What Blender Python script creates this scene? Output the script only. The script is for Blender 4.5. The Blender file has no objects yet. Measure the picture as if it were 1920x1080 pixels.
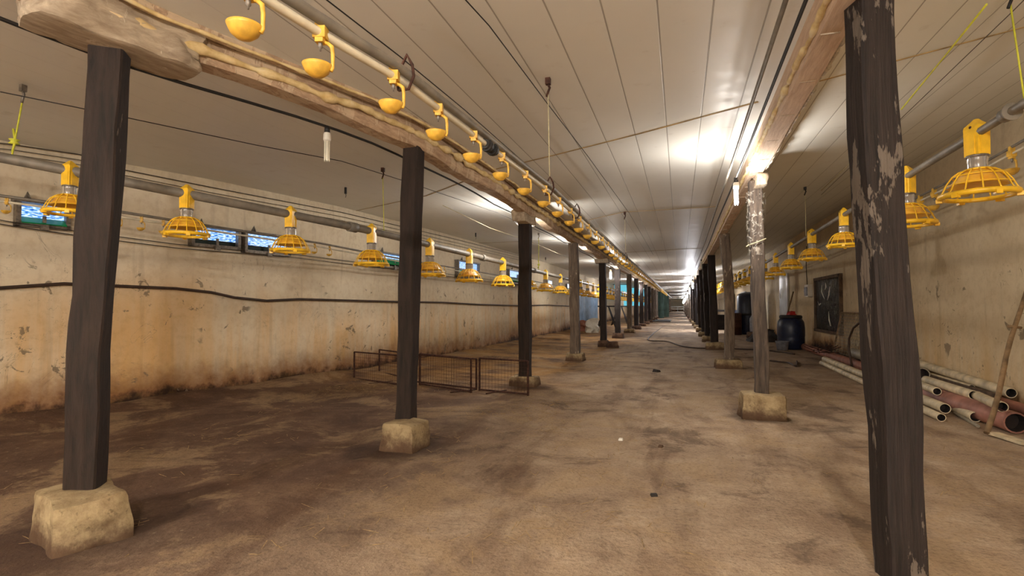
import bpy, math, random
from mathutils import Vector, noise, Matrix
random.seed(7)
S = bpy.context.scene
COL = S.collection
# ------------------------------------------------------------------ camera
F, H, VX, VY = 1000.0, 1.2, 1275.0, 575.0
YAW = math.atan((VX-960)/F)
PITCH = math.atan(math.cos(YAW)*(VY-540)/F)
FW = Vector((-math.sin(YAW)*math.cos(PITCH), math.cos(YAW)*math.cos(PITCH), math.sin(PITCH)))
RT = Vector((math.cos(YAW), math.sin(YAW), 0.0))
UP = RT.cross(FW)
EYE = Vector((0, 0, H))
cam_d = bpy.data.cameras.new('camera')
cam = bpy.data.objects.new('camera', cam_d)
COL.objects.link(cam)
cam_d.sensor_width = 36.0
cam_d.lens = 36.0*F/1920.0
cam_d.clip_start = 0.02
cam_d.clip_end = 500
cam.matrix_world = Matrix(((RT.x, UP.x, -FW.x, EYE.x), (RT.y, UP.y, -FW.y, EYE.y), (RT.z, UP.z, -FW.z, EYE.z), (0, 0, 0, 1)))
S.camera = cam
# ------------------------------------------------------------------ world and exposure
W = bpy.data.worlds.new('world'); S.world = W
W.use_nodes = True
W.node_tree.nodes['Background'].inputs[0].default_value = (0.55, 0.75, 1.0, 1)
W.node_tree.nodes['Background'].inputs[1].default_value = 0.6
S.view_settings.view_transform = 'Standard'
S.view_settings.look = 'None'
S.view_settings.gamma = 1.0
S.view_settings.use_curve_mapping = False
S.view_settings.exposure = 2.0
LAMP = 62.0          # watts of a lit tube near the camera

# pixel of the photograph -> point of the place, on a known plane
def ray(x, y): return FW + RT*((x-960)/F) + UP*((540-y)/F)
def atz(x, y, z=0.0): d = ray(x, y); return EYE + d*((z-H)/d.z)
def atx(x, y, X): d = ray(x, y); return EYE + d*(X/d.x)
def aty(x, y, Y): d = ray(x, y); return EYE + d*(Y/d.y)
def lerp(poly, t):
    if t <= poly[0][0]:
        a, b = poly[0], poly[1]
    elif t >= poly[-1][0]:
        return poly[-1][1]
    else:
        for a, b in zip(poly, poly[1:]):
            if a[0] <= t <= b[0]: break
    return a[1] + (b[1]-a[1])*(t-a[0])/(b[0]-a[0])

# plan of the slightly crooked beams
BL = [(-6, -3.5), (0, -3.05), (1.3, -2.97), (2.1, -2.86), (2.8, -2.62), (3.5, -2.38), (4.2, -2.24), (6, -2.2), (12, -2.2), (130, -2.15)]
def blx(y): return lerp(BL, y)
def blx_s(y): return sum(blx(y+d) for d in (-.35, -.17, 0, .17, .35))/5
def brs(y): return lerp([(0, .748), (6, .785), (12, .82), (130, .85)], y)
def lcab(y): return (blx_s(y)-.17, y, 2.56+.02*abs(math.sin(y*1.4)))
def rcab(y): return (brs(y)-.235, y, 2.50+.015*math.sin(y*.9))
# ------------------------------------------------------------------ mesh helpers
class MB:
    def __init__(s): s.v = []; s.f = []; s.sm = []
    def add(s, vs, fs, smooth=False):
        n = len(s.v); s.v += [tuple(v) for v in vs]
        s.f += [tuple(i+n for i in f) for f in fs]; s.sm += [smooth]*len(fs)
        return s
    def box(s, c, d, rz=0.0, mat=None):
        vs = []
        for z in (-.5, .5):
            for x, y in ((-.5, -.5), (.5, -.5), (.5, .5), (-.5, .5)):
                p = Vector((x*d[0], y*d[1], z*d[2]))
                if mat is not None: p = mat @ p
                elif rz: p = Matrix.Rotation(rz, 3, 'Z') @ p
                vs.append(p+Vector(c))
        return s.add(vs, [(3, 2, 1, 0), (4, 5, 6, 7), (0, 1, 5, 4), (1, 2, 6, 5), (2, 3, 7, 6), (3, 0, 4, 7)])
    def bar(s, a, b, w, h, up=(0, 0, 1)):
        a = Vector(a); b = Vector(b); d = (b-a); L = d.length; d.normalize()
        u = Vector(up)
        if abs(d.dot(u)) > .98: u = Vector((1, 0, 0))
        x = d.cross(u).normalized(); z = x.cross(d).normalized()
        m = Matrix((x, d, z)).transposed()
        return s.box((a+b)/2, (w, L, h), mat=m)
    def tube(s, pts, r, seg=8, closed=False, caps=True, smooth=True):
        pts = [Vector(p) for p in pts]; n = len(pts)
        rs = r if isinstance(r, (list, tuple)) else [r]*n
        vs = []; fs = []; ref = None
        for i, p in enumerate(pts):
            if closed: d = pts[(i+1) % n]-pts[i-1]
            else: d = pts[min(i+1, n-1)]-pts[max(i-1, 0)]
            if d.length < 1e-9: d = Vector((0, 0, 1))
            d.normalize()
            if ref is None: ref = Vector((0, 0, 1)) if abs(d.z) < .9 else Vector((1, 0, 0))
            x = ref - d*ref.dot(d)
            if x.length < 1e-6: x = d.orthogonal()
            x.normalize(); ref = x; y = d.cross(x)
            for k in range(seg):
                a = 2*math.pi*k/seg
                vs.append(p + (x*math.cos(a)+y*math.sin(a))*rs[i])
        m = n if closed else n-1
        for i in range(m):
            j = (i+1) % n
            for k in range(seg):
                l = (k+1) % seg
                fs.append((i*seg+k, i*seg+l, j*seg+l, j*seg+k))
        s.add(vs, fs, smooth)
        if caps and not closed:
            b = len(s.v)-len(vs)
            s.f.append(tuple(b+k for k in reversed(range(seg)))); s.sm.append(False)
            s.f.append(tuple(b+(n-1)*seg+k for k in range(seg))); s.sm.append(False)
        return s
    def lathe(s, prof, c=(0, 0, 0), seg=24, smooth=True):
        vs = []; fs = []
        for r, z in prof:
            for k in range(seg):
                a = 2*math.pi*k/seg
                vs.append((c[0]+r*math.cos(a), c[1]+r*math.sin(a), c[2]+z))
        for i in range(len(prof)-1):
            for k in range(seg):
                l = (k+1) % seg
                fs.append((i*seg+k, i*seg+l, (i+1)*seg+l, (i+1)*seg+k))
        return s.add(vs, fs, smooth)
    def disc(s, c, r, seg=24, n=(0, 0, 1)):
        n = Vector(n).normalized(); x = n.orthogonal().normalized(); y = n.cross(x)
        return s.add([Vector(c)+(x*math.cos(2*math.pi*k/seg)+y*math.sin(2*math.pi*k/seg))*r for k in range(seg)], [tuple(range(seg))])

def obj(name, mb, mat, parent=None, loc=(0, 0, 0), rz=0.0):
    me = bpy.data.meshes.new(name)
    me.from_pydata(mb.v, [], mb.f); me.update()
    me.polygons.foreach_set('use_smooth', mb.sm)
    o = bpy.data.objects.new(name, me); COL.objects.link(o)
    if mat: me.materials.append(mat)
    o.location = loc; o.rotation_euler.z = rz
    if parent: o.parent = parent
    return o
def tag(o, label, cat, group=None, kind=None):
    o['label'] = label; o['category'] = cat
    if group: o['group'] = group
    elif 'group' in o: del o['group']
    if kind: o['kind'] = kind
    return o
def struct(name, mb, mat):
    o = obj(name, mb, mat); o['kind'] = 'structure'; return o
def thing(name, label, cat, loc=(0, 0, 0), rz=0.0, group=None):
    o = bpy.data.objects.new(name, None); COL.objects.link(o); o.empty_display_size = .1
    o.location = loc; o.rotation_euler.z = rz
    return tag(o, label, cat, group)
def dup(root, loc, rz, label, group=None, scale=1.0):
    r = root.copy(); COL.objects.link(r); r.location = loc; r.rotation_euler.z = rz; r.scale = (scale,)*3
    r['label'] = label
    if group: r['group'] = group
    elif 'group' in r: del r['group']
    for ch in list(root.children):
        c = ch.copy(); COL.objects.link(c); c.parent = r
        for g in list(ch.children):
            d = g.copy(); COL.objects.link(d); d.parent = c
    return r
def nz(p, sc=1.0, off=0.0): return noise.noise(Vector((p[0]*sc+off, p[1]*sc-off, p[2]*sc+off*.7)))

# ------------------------------------------------------------------ materials
def rgb(r, g, b):   # sRGB 0-255 -> linear
    f = lambda c: (c/255/12.92) if c/255 <= .04045 else ((c/255+.055)/1.055)**2.4
    return (f(r), f(g), f(b), 1)
class NT:
    def __init__(s, name, rough=.7, metal=0.0, spec=.5):
        s.m = bpy.data.materials.new(name); s.m.use_nodes = True
        s.t = s.m.node_tree; s.b = s.t.nodes['Principled BSDF']
        s.b.inputs['Roughness'].default_value = rough
        s.b.inputs['Metallic'].default_value = metal
        s.b.inputs['Specular IOR Level'].default_value = spec
        s.geo = None
    def n(s, k, **kw):
        x = s.t.nodes.new(k)
        for a, b in kw.items(): setattr(x, a, b)
        return x
    def l(s, a, b): s.t.links.new(a, b)
    def pos(s, scale=(1, 1, 1), obj=True):
        tc = s.n('ShaderNodeTexCoord'); mp = s.n('ShaderNodeMapping')
        mp.inputs['Scale'].default_value = scale
        if obj: s.l(tc.outputs['Object'], mp.inputs['Vector'])
        else:
            g = s.n('ShaderNodeNewGeometry'); s.l(g.outputs['Position'], mp.inputs['Vector'])
        return mp.outputs[0]
    def noise(s, scale, vec=None, detail=4, rough=.55, dist=0.0):
        x = s.n('ShaderNodeTexNoise'); x.inputs['Scale'].default_value = scale
        x.inputs['Detail'].default_value = detail; x.inputs['Roughness'].default_value = rough
        x.inputs['Distortion'].default_value = dist
        if vec is not None: s.l(vec, x.inputs['Vector'])
        return x.outputs['Fac']
    def ramp(s, fac, stops):
        x = s.n('ShaderNodeValToRGB'); e = x.color_ramp.elements
        while len(e) < len(stops): e.new(.5)
        for i, (p, c) in enumerate(stops):
            e[i].position = p; e[i].color = c if len(c) == 4 else tuple(c)+(1,)
        s.l(fac, x.inputs[0]); return x.outputs[0]
    def step(s, fac, a, b):
        x = s.n('ShaderNodeMapRange'); x.inputs[1].default_value = a; x.inputs[2].default_value = b
        x.interpolation_type = 'SMOOTHSTEP'
        s.l(fac, x.inputs[0]); return x.outputs[0]
    def mix(s, fac, a, b, blend='MIX'):
        x = s.n('ShaderNodeMix', data_type='RGBA', blend_type=blend)
        for v, i in ((fac, 0), (a, 6), (b, 7)):
            if isinstance(v, (float, int)): x.inputs[i].default_value = v
            elif isinstance(v, tuple): x.inputs[i].default_value = v
            else: s.l(v, x.inputs[i])
        return x.outputs[2]
    def math(s, op, a, b=None):
        x = s.n('ShaderNodeMath', operation=op)
        for v, i in ((a, 0), (b, 1)):
            if v is None: continue
            if isinstance(v, (float, int)): x.inputs[i].default_value = v
            else: s.l(v, x.inputs[i])
        return x.outputs[0]
    def sep(s, v):
        x = s.n('ShaderNodeSeparateXYZ'); s.l(v, x.inputs[0]); return x.outputs
    def color(s, c):
        if isinstance(c, tuple): s.b.inputs['Base Color'].default_value = c
        else: s.l(c, s.b.inputs['Base Color'])
    def bump(s, h, strength=.3, dist=.01):
        x = s.n('ShaderNodeBump'); x.inputs['Strength'].default_value = strength
        x.inputs['Distance'].default_value = dist
        s.l(h, x.inputs['Height']); s.l(x.outputs[0], s.b.inputs['Normal'])
def simple(name, c, rough=.6, metal=0.0, var=.18, scale=12, bump=.15):
    k = NT(name, rough, metal); v = k.pos()
    n = k.noise(scale, v)
    d = tuple(x*(1-var*2) for x in c[:3])+(1,); e = tuple(min(1, x*(1+var)) for x in c[:3])+(1,)
    k.color(k.ramp(n, [(.3, d), (.65, e)]))
    if bump: k.bump(n, bump, .004)
    return k.m
def emit(name, c, st):
    k = NT(name, .5); k.color((0.02, 0.02, 0.02, 1))
    k.b.inputs['Emission Color'].default_value = c; k.b.inputs['Emission Strength'].default_value = st
    return k.m

def wall_mat(name, base, light, ochre, brown, top, lowstain, chips):
    k = NT(name, .85, 0, .2); p = k.pos(obj=False); sp = k.sep(p)
    n1 = k.noise(.9, p, 5, .6); n2 = k.noise(5, p, 6, .65)
    vs = k.pos((1.3, 1.3, .16), obj=False); streak = k.noise(3.2, vs, 4, .6)
    n0 = k.noise(.5, k.pos((1, 1, .6), obj=False), 3, .5)
    c = k.ramp(n1, [(.3, base), (.7, light)])
    # ochre damp staining below the air inlets, edged by noise
    zz = k.math('ADD', sp[2], k.math('MULTIPLY', k.math('SUBTRACT', n0, .5), 1.6))
    och = k.step(zz, top, top-.95)
    och = k.math('MULTIPLY', och, k.step(streak, .30, .72))
    och = k.math('MULTIPLY', och, .62)
    c = k.mix(och, c, ochre)
    och2 = k.math('MULTIPLY', k.step(k.noise(.7, k.pos((1, 1, .35), obj=False), 3, .5), .52, .7), k.step(sp[2], top+.2, top-.5))
    c = k.mix(k.math('MULTIPLY', och2, .5), c, tuple(x*.82 for x in ochre[:3])+(1,))
    # rust-brown dirt along the foot
    zb = k.math('ADD', sp[2], k.math('MULTIPLY', k.math('SUBTRACT', n2, .5), .5))
    zb = k.math('ADD', zb, k.math('MULTIPLY', k.math('SUBTRACT', n0, .5), .7))
    c = k.mix(k.math('MULTIPLY', k.step(zb, lowstain, .12), .88), c, brown)
    c = k.mix(k.step(zb, .22, .05), c, rgb(52, 36, 30))
    # chipped plaster
    ch = k.noise(4.6, p, 8, .66, .8); ch2 = k.noise(1.3, p, 3, .55)
    chip = k.math('MULTIPLY', k.step(ch, .605, .62), k.step(ch2, .47, .53))
    chip = k.math('MULTIPLY', chip, k.step(sp[2], 1.75, 1.55))
    c = k.mix(k.math('MULTIPLY', chip, .8), c, chips)
    cr = k.noise(1.6, k.pos((1, 1, .8), obj=False), 5, .6, 1.5)
    crk = k.math('MULTIPLY', k.step(k.math('ABSOLUTE', k.math('SUBTRACT', cr, .5)), .0035, .0), k.step(k.noise(.8, p, 2), .5, .56))
    c = k.mix(k.math('MULTIPLY', crk, .6), c, chips)
    mot = k.noise(11, p, 6, .7)
    c = k.mix(k.math('MULTIPLY', k.step(mot, .42, .7), .22), c, tuple(x*.5 for x in ochre[:3])+(1,))
    # grey grime band under the inlets and faint vertical streaks
    g = k.math('MULTIPLY', k.step(k.math('ABSOLUTE', k.math('SUBTRACT', sp[2], 1.78)), .16, .0), .22)
    c = k.mix(g, c, rgb(120, 100, 80))
    c = k.mix(k.math('MULTIPLY', k.step(k.noise(9, k.pos((1, 1, .08), obj=False), 3), .55, .75), .22), c, rgb(126, 104, 82))
    k.color(c)
    k.bump(k.math('SUBTRACT', n2, k.math('MULTIPLY', chip, .6)), .35, .012)
    return k.m
M = {}
M['wall_l'] = wall_mat('plaster_left', rgb(214, 200, 174), rgb(232, 220, 196), rgb(222, 172, 98), rgb(132, 88, 56), 1.7, .58, rgb(116, 104, 88))
M['wall_r'] = wall_mat('plaster_right', rgb(208, 190, 158), rgb(222, 206, 174), rgb(212, 172, 112), rgb(150, 104, 62), 1.3, .4, rgb(128, 112, 92))

def floor_mat():
    k = NT('trodden_earth_floor', .88, 0, .25); p = k.pos(obj=False); sp = k.sep(p)
    n1 = k.noise(.45, p, 6, .6, .4); n2 = k.noise(2.2, p, 7, .68, .3); n3 = k.noise(14, p, 6, .7)
    drag = k.noise(1.3, k.pos((1.6, .35, 1), obj=False), 5, .6, .5)
    # the walkway between the posts is paler than the littered bay on the left
    xx = k.math('ADD', sp[0], k.math('MULTIPLY', k.math('SUBTRACT', n1, .5), 3.0))
    side = k.step(xx, -2.9, -.6)
    dark = k.ramp(n2, [(.3, rgb(76, 56, 46)), (.5, rgb(102, 78, 62)), (.75, rgb(134, 108, 84))])
    pale = k.ramp(n2, [(.25, rgb(134, 111, 91)), (.5, rgb(170, 148, 124)), (.75, rgb(196, 176, 151))])
    c = k.mix(side, dark, pale)
    c = k.mix(k.math('MULTIPLY', k.step(drag, .48, .66), .55), c, rgb(96, 70, 52))
    # dry yellow litter further along the left bay
    lit = k.math('MULTIPLY', k.step(sp[1], 5.5, 9.5), k.step(xx, -1.2, -2.6))
    lit = k.math('MULTIPLY', lit, k.step(k.noise(1.4, p, 5), .3, .6))
    c = k.mix(k.math('MULTIPLY', lit, .85), c, rgb(168, 128, 76))
    c = k.mix(k.math('MULTIPLY', k.step(n3, .58, .72), .5), c, rgb(70, 50, 38))
    c = k.mix(k.math('MULTIPLY', k.step(k.noise(30, p, 3), .66, .74), .45), c, rgb(188, 168, 138))
    n4 = k.noise(1.1, p, 8, .72, .6); n5 = k.noise(42, p, 5, .75)
    c = k.mix(k.math('MULTIPLY', k.step(n4, .50, .60), .5), c, rgb(172, 146, 112))
    c = k.mix(k.math('MULTIPLY', k.step(n4, .46, .36), .55), c, rgb(70, 50, 40))
    c = k.mix(k.math('MULTIPLY', k.step(n5, .45, .7), .4), c, rgb(60, 42, 32))
    # contact shade painted dark round the near footings
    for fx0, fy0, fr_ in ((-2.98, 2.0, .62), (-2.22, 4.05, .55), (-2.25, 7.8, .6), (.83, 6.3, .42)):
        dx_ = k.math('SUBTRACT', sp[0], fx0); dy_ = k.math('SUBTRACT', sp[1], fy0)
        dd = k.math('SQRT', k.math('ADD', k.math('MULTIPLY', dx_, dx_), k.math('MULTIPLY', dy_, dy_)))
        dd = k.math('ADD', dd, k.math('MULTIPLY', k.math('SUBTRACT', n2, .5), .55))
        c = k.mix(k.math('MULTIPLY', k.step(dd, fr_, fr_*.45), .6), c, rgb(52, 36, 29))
    k.color(c)
    k.bump(k.math('ADD', k.math('MULTIPLY', n2, .9), k.math('ADD', k.math('MULTIPLY', n3, .4), k.math('MULTIPLY', n5, .2))), .8, .035)
    return k.m
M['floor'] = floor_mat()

def ceil_mat():
    k = NT('ceiling_boards', .5, 0, .3); p = k.pos(obj=False); sp = k.sep(p)
    fr = k.math('FRACT', k.math('DIVIDE', k.math('ADD', sp[0], 50.26), .285))
    seam = k.step(k.math('ABSOLUTE', k.math('SUBTRACT', fr, .5)), .478, .492)
    n = k.noise(.6, p, 4, .5); n2 = k.noise(6, p, 5, .6)
    c = k.ramp(n, [(.3, rgb(224, 222, 214)), (.7, rgb(236, 234, 226))])
    c = k.mix(k.math('MULTIPLY', k.step(n2, .6, .8), .25), c, rgb(168, 150, 124))
    seam = k.math('MULTIPLY', seam, k.math('ADD', k.math('MULTIPLY', k.step(sp[0], -2.4, -2.2), .85), .15))
    c = k.mix(k.math('MULTIPLY', seam, .62), c, rgb(112, 98, 80))
    k.color(c)
    k.bump(k.math('SUBTRACT', k.math('MULTIPLY', k.noise(1.2, p, 2), .25), k.math('MULTIPLY', seam, .35)), .5, .012)
    k.l(k.ramp(n2, [(.3, (.42,)*3), (.8, (.6,)*3)]), k.b.inputs['Roughness'])
    return k.m
M['ceiling'] = ceil_mat()

def wood_mat(name, a, b, flake, amount, rough=.75, sc=(7, 7, .8), famt=.8):
    k = NT(name, rough, 0, .35); v = k.pos(sc); g = k.noise(4, v, 6, .65, .4)
    p = k.pos(); n = k.noise(4.2, k.pos((1.3, 1.3, .3)), 6, .72, .3)
    c = k.ramp(g, [(.3, a), (.7, b)])
    fl = k.step(n, amount, amount+.02)
    c = k.mix(k.math('MULTIPLY', fl, famt), c, flake)
    k.color(c); k.bump(k.math('SUBTRACT', g, k.math('MULTIPLY', fl, -.3)), .7, .012)
    return k.m
M['post'] = wood_mat('dark_weathered_post', rgb(22, 15, 12), rgb(52, 38, 30), rgb(128, 114, 100), .655)
M['post_r'] = wood_mat('tarred_post_with_pale_flakes', rgb(20, 15, 14), rgb(50, 40, 36), rgb(122, 110, 98), .565, sc=(12, 12, .6), famt=.62)
M['post_p'] = wood_mat('grey_weathered_post', rgb(72, 60, 52), rgb(128, 112, 96), rgb(186, 170, 148), .57)
M['post_g'] = wood_mat('grey_brown_post', rgb(44, 36, 31), rgb(98, 84, 72), rgb(176, 160, 140), .60)
M['beam'] = wood_mat('whitewashed_rough_beam', rgb(150, 122, 98), rgb(206, 178, 148), rgb(226, 208, 178), .5, .85, (9, .8, 9), .4)
M['beam_r'] = wood_mat('sawn_pale_beam', rgb(192, 160, 134), rgb(226, 202, 176), rgb(236, 220, 198), .68, .8, (12, 1.2, 12), .4)
M['cap'] = wood_mat('pale_rough_wood_block', rgb(142, 124, 104), rgb(198, 182, 158), rgb(220, 208, 186), .6, .85, (6, 1.5, 6), .5)
def foam_mat():
    k = NT('expanding_foam', .8, 0, .3); n = k.noise(9, k.pos(obj=False), 5, .6)
    k.color(k.ramp(n, [(.3, rgb(196, 164, 104)), (.55, rgb(226, 202, 150)), (.8, rgb(236, 222, 190))]))
    k.bump(n, .6, .01); return k.m
M['foam'] = foam_mat()
M['foam_w'] = simple('grey_foam', rgb(196, 186, 168), .8, var=.25, scale=30)
def conc_mat(name, a, b, low):
    k = NT(name, .9, 0, .2); p = k.pos(); sp = k.sep(p); n = k.noise(6, p, 7, .7); n2 = k.noise(30, p, 4)
    c = k.ramp(n, [(.3, a), (.65, b)])
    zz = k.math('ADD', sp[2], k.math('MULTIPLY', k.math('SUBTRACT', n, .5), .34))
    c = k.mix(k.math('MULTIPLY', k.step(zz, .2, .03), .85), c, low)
    c = k.mix(k.math('MULTIPLY', k.step(n2, .6, .7), .5), c, tuple(x*.4 for x in a[:3])+(1,))
    k.color(c); k.bump(n, .9, .02); return k.m
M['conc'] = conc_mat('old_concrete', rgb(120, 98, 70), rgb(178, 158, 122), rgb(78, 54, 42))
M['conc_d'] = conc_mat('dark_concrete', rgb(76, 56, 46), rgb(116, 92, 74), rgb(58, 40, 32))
M['yellow'] = simple('yellow_plastic', rgb(248, 196, 44), .36, var=.1, scale=14, bump=.05)
M['yellow_d'] = simple('dusty_yellow_plastic', rgb(214, 168, 62), .5, var=.16, scale=20, bump=.08)
def trans():
    k = NT('amber_plastic', .35, 0, .5); n = k.noise(14, k.pos(), 4)
    k.color(k.ramp(n, [(.3, rgb(240, 170, 30)), (.7, rgb(255, 204, 60))]))
    k.b.inputs['Transmission Weight'].default_value = .25
    k.b.inputs['Subsurface Weight'].default_value = 0
    return k.m
M['amber'] = trans()
def greycyl():
    k = NT('clear_grey_plastic', .2, 0, .6); k.color(rgb(186, 178, 168)); k.b.inputs['Transmission Weight'].default_value = .55
    return k.m
M['clear'] = greycyl()
M['pipe'] = simple('galvanised_feed_tube', rgb(124, 116, 104), .55, .1, var=.18, scale=9, bump=.1)
M['pvc'] = simple('white_drinker_tube', rgb(206, 196, 172), .45, 0, var=.12, scale=8, bump=.05)
M['steel'] = simple('dull_steel', rgb(128, 120, 110), .5, .5, var=.25, scale=30)
M['rust'] = simple('rusty_steel', rgb(74, 44, 32), .8, .2, var=.35, scale=30)
M['black'] = simple('black_rubber', rgb(30, 26, 24), .6, 0, var=.2)
M['hose'] = simple('brown_hose', rgb(62, 42, 30), .6, 0, var=.25)
M['wire'] = simple('dark_wire', rgb(74, 66, 56), .6, .3, var=.2)
M['wire_l'] = simple('pale_cord', rgb(196, 186, 150), .7, 0, var=.1)
M['cord_y'] = simple('yellow_green_cord', rgb(206, 206, 62), .7, 0, var=.1)
M['tube_off'] = simple('unlit_glass_tube', rgb(232, 226, 206), .15, 0, var=.04, bump=0)
M['white_pl'] = simple('white_plastic', rgb(224, 218, 204), .4, 0, var=.06)
M['lit'] = emit('lit_tube', (1.0, .95, 1.0, 1), 8)
M['lit_far'] = emit('lit_tube_cool', (.9, .88, 1.0, 1), 22)
M['pvc_old'] = simple('old_white_pipe', rgb(212, 196, 164), .55, 0, var=.2, scale=7)
M['pvc_grey'] = simple('old_grey_pipe', rgb(150, 140, 122), .55, 0, var=.2, scale=7)
M['pvc_red'] = simple('terracotta_pipe', rgb(158, 104, 84), .6, 0, var=.22, scale=5)
M['pvc_pink'] = simple('red_painted_pipe', rgb(158, 110, 96), .55, 0, var=.3, scale=4)
M['inside'] = simple('dark_bore', rgb(40, 30, 26), .9)
M['wood_old'] = simple('old_grey_stick', rgb(134, 108, 78), .8, 0, var=.25, scale=10)
M['wood_dk'] = simple('dark_plank', rgb(96, 76, 58), .85, 0, var=.3, scale=10)
M['green'] = simple('green_flap', rgb(16, 140, 78), .3, 0, var=.25, scale=5)
M['green_dk'] = simple('dark_green_void', rgb(10, 34, 26), .6)
M['blue'] = simple('dark_blue_plastic', rgb(26, 34, 58), .4, 0, var=.2)
M['bluetarp'] = simple('blue_tarpaulin', rgb(92, 120, 146), .55, 0, var=.2, scale=3)
M['red'] = simple('red_plastic', rgb(176, 36, 30), .5)
M['bluegrey'] = simple('grey_plastic', rgb(130, 130, 136), .5)
M['dark'] = simple('dark_stuff', rgb(44, 36, 32), .8, var=.4, scale=4)
M['doorm'] = simple('grey_metal_door', rgb(186, 182, 176), .35, .3, var=.12, scale=3)
M['straw'] = simple('straw', rgb(160, 132, 90), .85, var=.3, scale=40, bump=0)
def glassm():
    k = NT('daylit_inlet_pane', .3); p = k.pos(); n = k.noise(4, k.pos((1, 5, 22)), 3); n2 = k.noise(5, p, 3)
    k.color(rgb(60, 90, 150))
    k.l(k.ramp(n, [(.36, (.01, .06, .30)), (.48, (.05, .26, .70)), (.57, (.6, .75, 1.0))]), k.b.inputs['Emission Color'])
    k.b.inputs['Emission Strength'].default_value = .38
    return k.m
M['pane'] = glassm()
M['cyan'] = emit('daylit_cyan_sheet', (.12, .5, .62, 1), .28)
def plastic_bag():
    k = NT('black_plastic_film', .16, 0, .6); n = k.noise(5, k.pos((1, 1, .5)), 5, .6, 1.2)
    k.color(rgb(22, 18, 17)); k.bump(n, 1.0, .2); return k.m
M['film'] = plastic_bag()

# ------------------------------------------------------------------ lamps of the hall and added fill lamps
def tube_lamp(name, top, label, lit=True, power=0.0, s=1.0, group=None, far=False):
    t = thing(name, label, 'lamp', top, 0, group)
    obj('lamp_cap', MB().lathe([(0, .0), (.02*s, 0), (.022*s, -.05*s), (.0, -.05*s)], seg=12), M['black'], t)
    b = MB().lathe([(.02*s, -.045*s), (.027*s, -.06*s), (.03*s, -.1*s), (.024*s, -.115*s), (0, -.115*s)], seg=14)
    obj('ballast', b, M['white_pl'], t)
    g = MB()
    for k in range(4):
        a = k*math.pi/2+.4; x, y = .016*s*math.cos(a), .016*s*math.sin(a)
        a2 = a+.55; x2, y2 = .016*s*math.cos(a2), .016*s*math.sin(a2)
        g.tube([(x, y, -.11*s), (x, y, -.26*s), ((x+x2)/2, (y+y2)/2, -.272*s), (x2, y2, -.26*s), (x2, y2, -.11*s)], .0062*s, 6)
    obj('glass_tube', g, (M['lit_far'] if far else M['lit']) if lit else M['tube_off'], t)
    if lit and power:
        L = bpy.data.lights.new('tube_light', 'POINT'); L.energy = power; L.shadow_soft_size = .05
        L.color = (.93, .94, 1.0) if far else (1.0, .95, .885)
        lo = bpy.data.objects.new('tube_light', L); COL.objects.link(lo); lo.parent = t; lo.location = (0, 0, -.19*s)
    return t
tube_lamp('hanging_lamp', lcab(3.45), 'unlit white tube lamp hanging from cable between the two nearest left posts', lit=False)
tube_lamp('hanging_lamp', lcab(8.05), 'lit tube lamp behind the third left post, glowing on ceiling', True, LAMP*.5, 1.0)
tube_lamp('hanging_lamp', rcab(5.75), 'lit tube lamp hanging at the top of the slim plastic-wrapped right post', True, LAMP*.32, 1.0)
tube_lamp('hanging_lamp', lcab(19.3), 'lit bulb in front of the sixth left post', True, LAMP*1.1, 1.5)
tube_lamp('hanging_lamp', rcab(16), 'unlit lamp on the right beam above the fourth right post', lit=False)
for i, y in enumerate((27, 36, 46, 58, 74, 94)):
    tube_lamp('hanging_lamp', rcab(y), ['nearest lit lamp of the bright far row under the right beam', 'second lit lamp of the bright far row under the right beam'][i] if i < 2 else 'added fill lamp at the far end of the right beam',
              True, LAMP*(3.2+1.2*i), 1.7+.25*i, None if i < 2 else 'added far fill lamps under the right beam', True)
tube_lamp('hanging_lamp', lcab(50), 'small lit lamp far down the left beam', True, LAMP*3, 2.2, None, True)
tube_lamp('hanging_lamp', lcab(12.6), 'added fill lamp on the left beam between the fourth and fifth left posts', True, LAMP*.35)  # added lamp, makes up for the dimmed lamps nearby
tube_lamp('hanging_lamp', lcab(32), 'small added fill lamp on the left beam before the far partitions', True, LAMP*1.8, 1.6, None, True)  # added lamp, spreads more light down the left bay
tube_lamp('hanging_lamp', rcab(114), 'added fill lamp at the far end of the right beam', True, LAMP*12, 3, 'added far fill lamps under the right beam', True)  # added lamp that brightens the end of the hall
# behind the photographer: all but the first lamp are unseen added fill
tube_lamp('hanging_lamp', lcab(-1.7), 'lit tube lamp under the left beam behind the viewer', True, LAMP*1.7)
tube_lamp('hanging_lamp', rcab(-1.4), 'added fill lamp under the right beam behind the viewer', True, LAMP*2.7)
tube_lamp('hanging_lamp', lcab(-4.9), 'further added fill lamp under the left beam behind the viewer', True, LAMP*1.5)
tube_lamp('hanging_lamp', rcab(-4.9), 'further added fill lamp under the right beam behind the viewer', True, LAMP*1.5)

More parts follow.
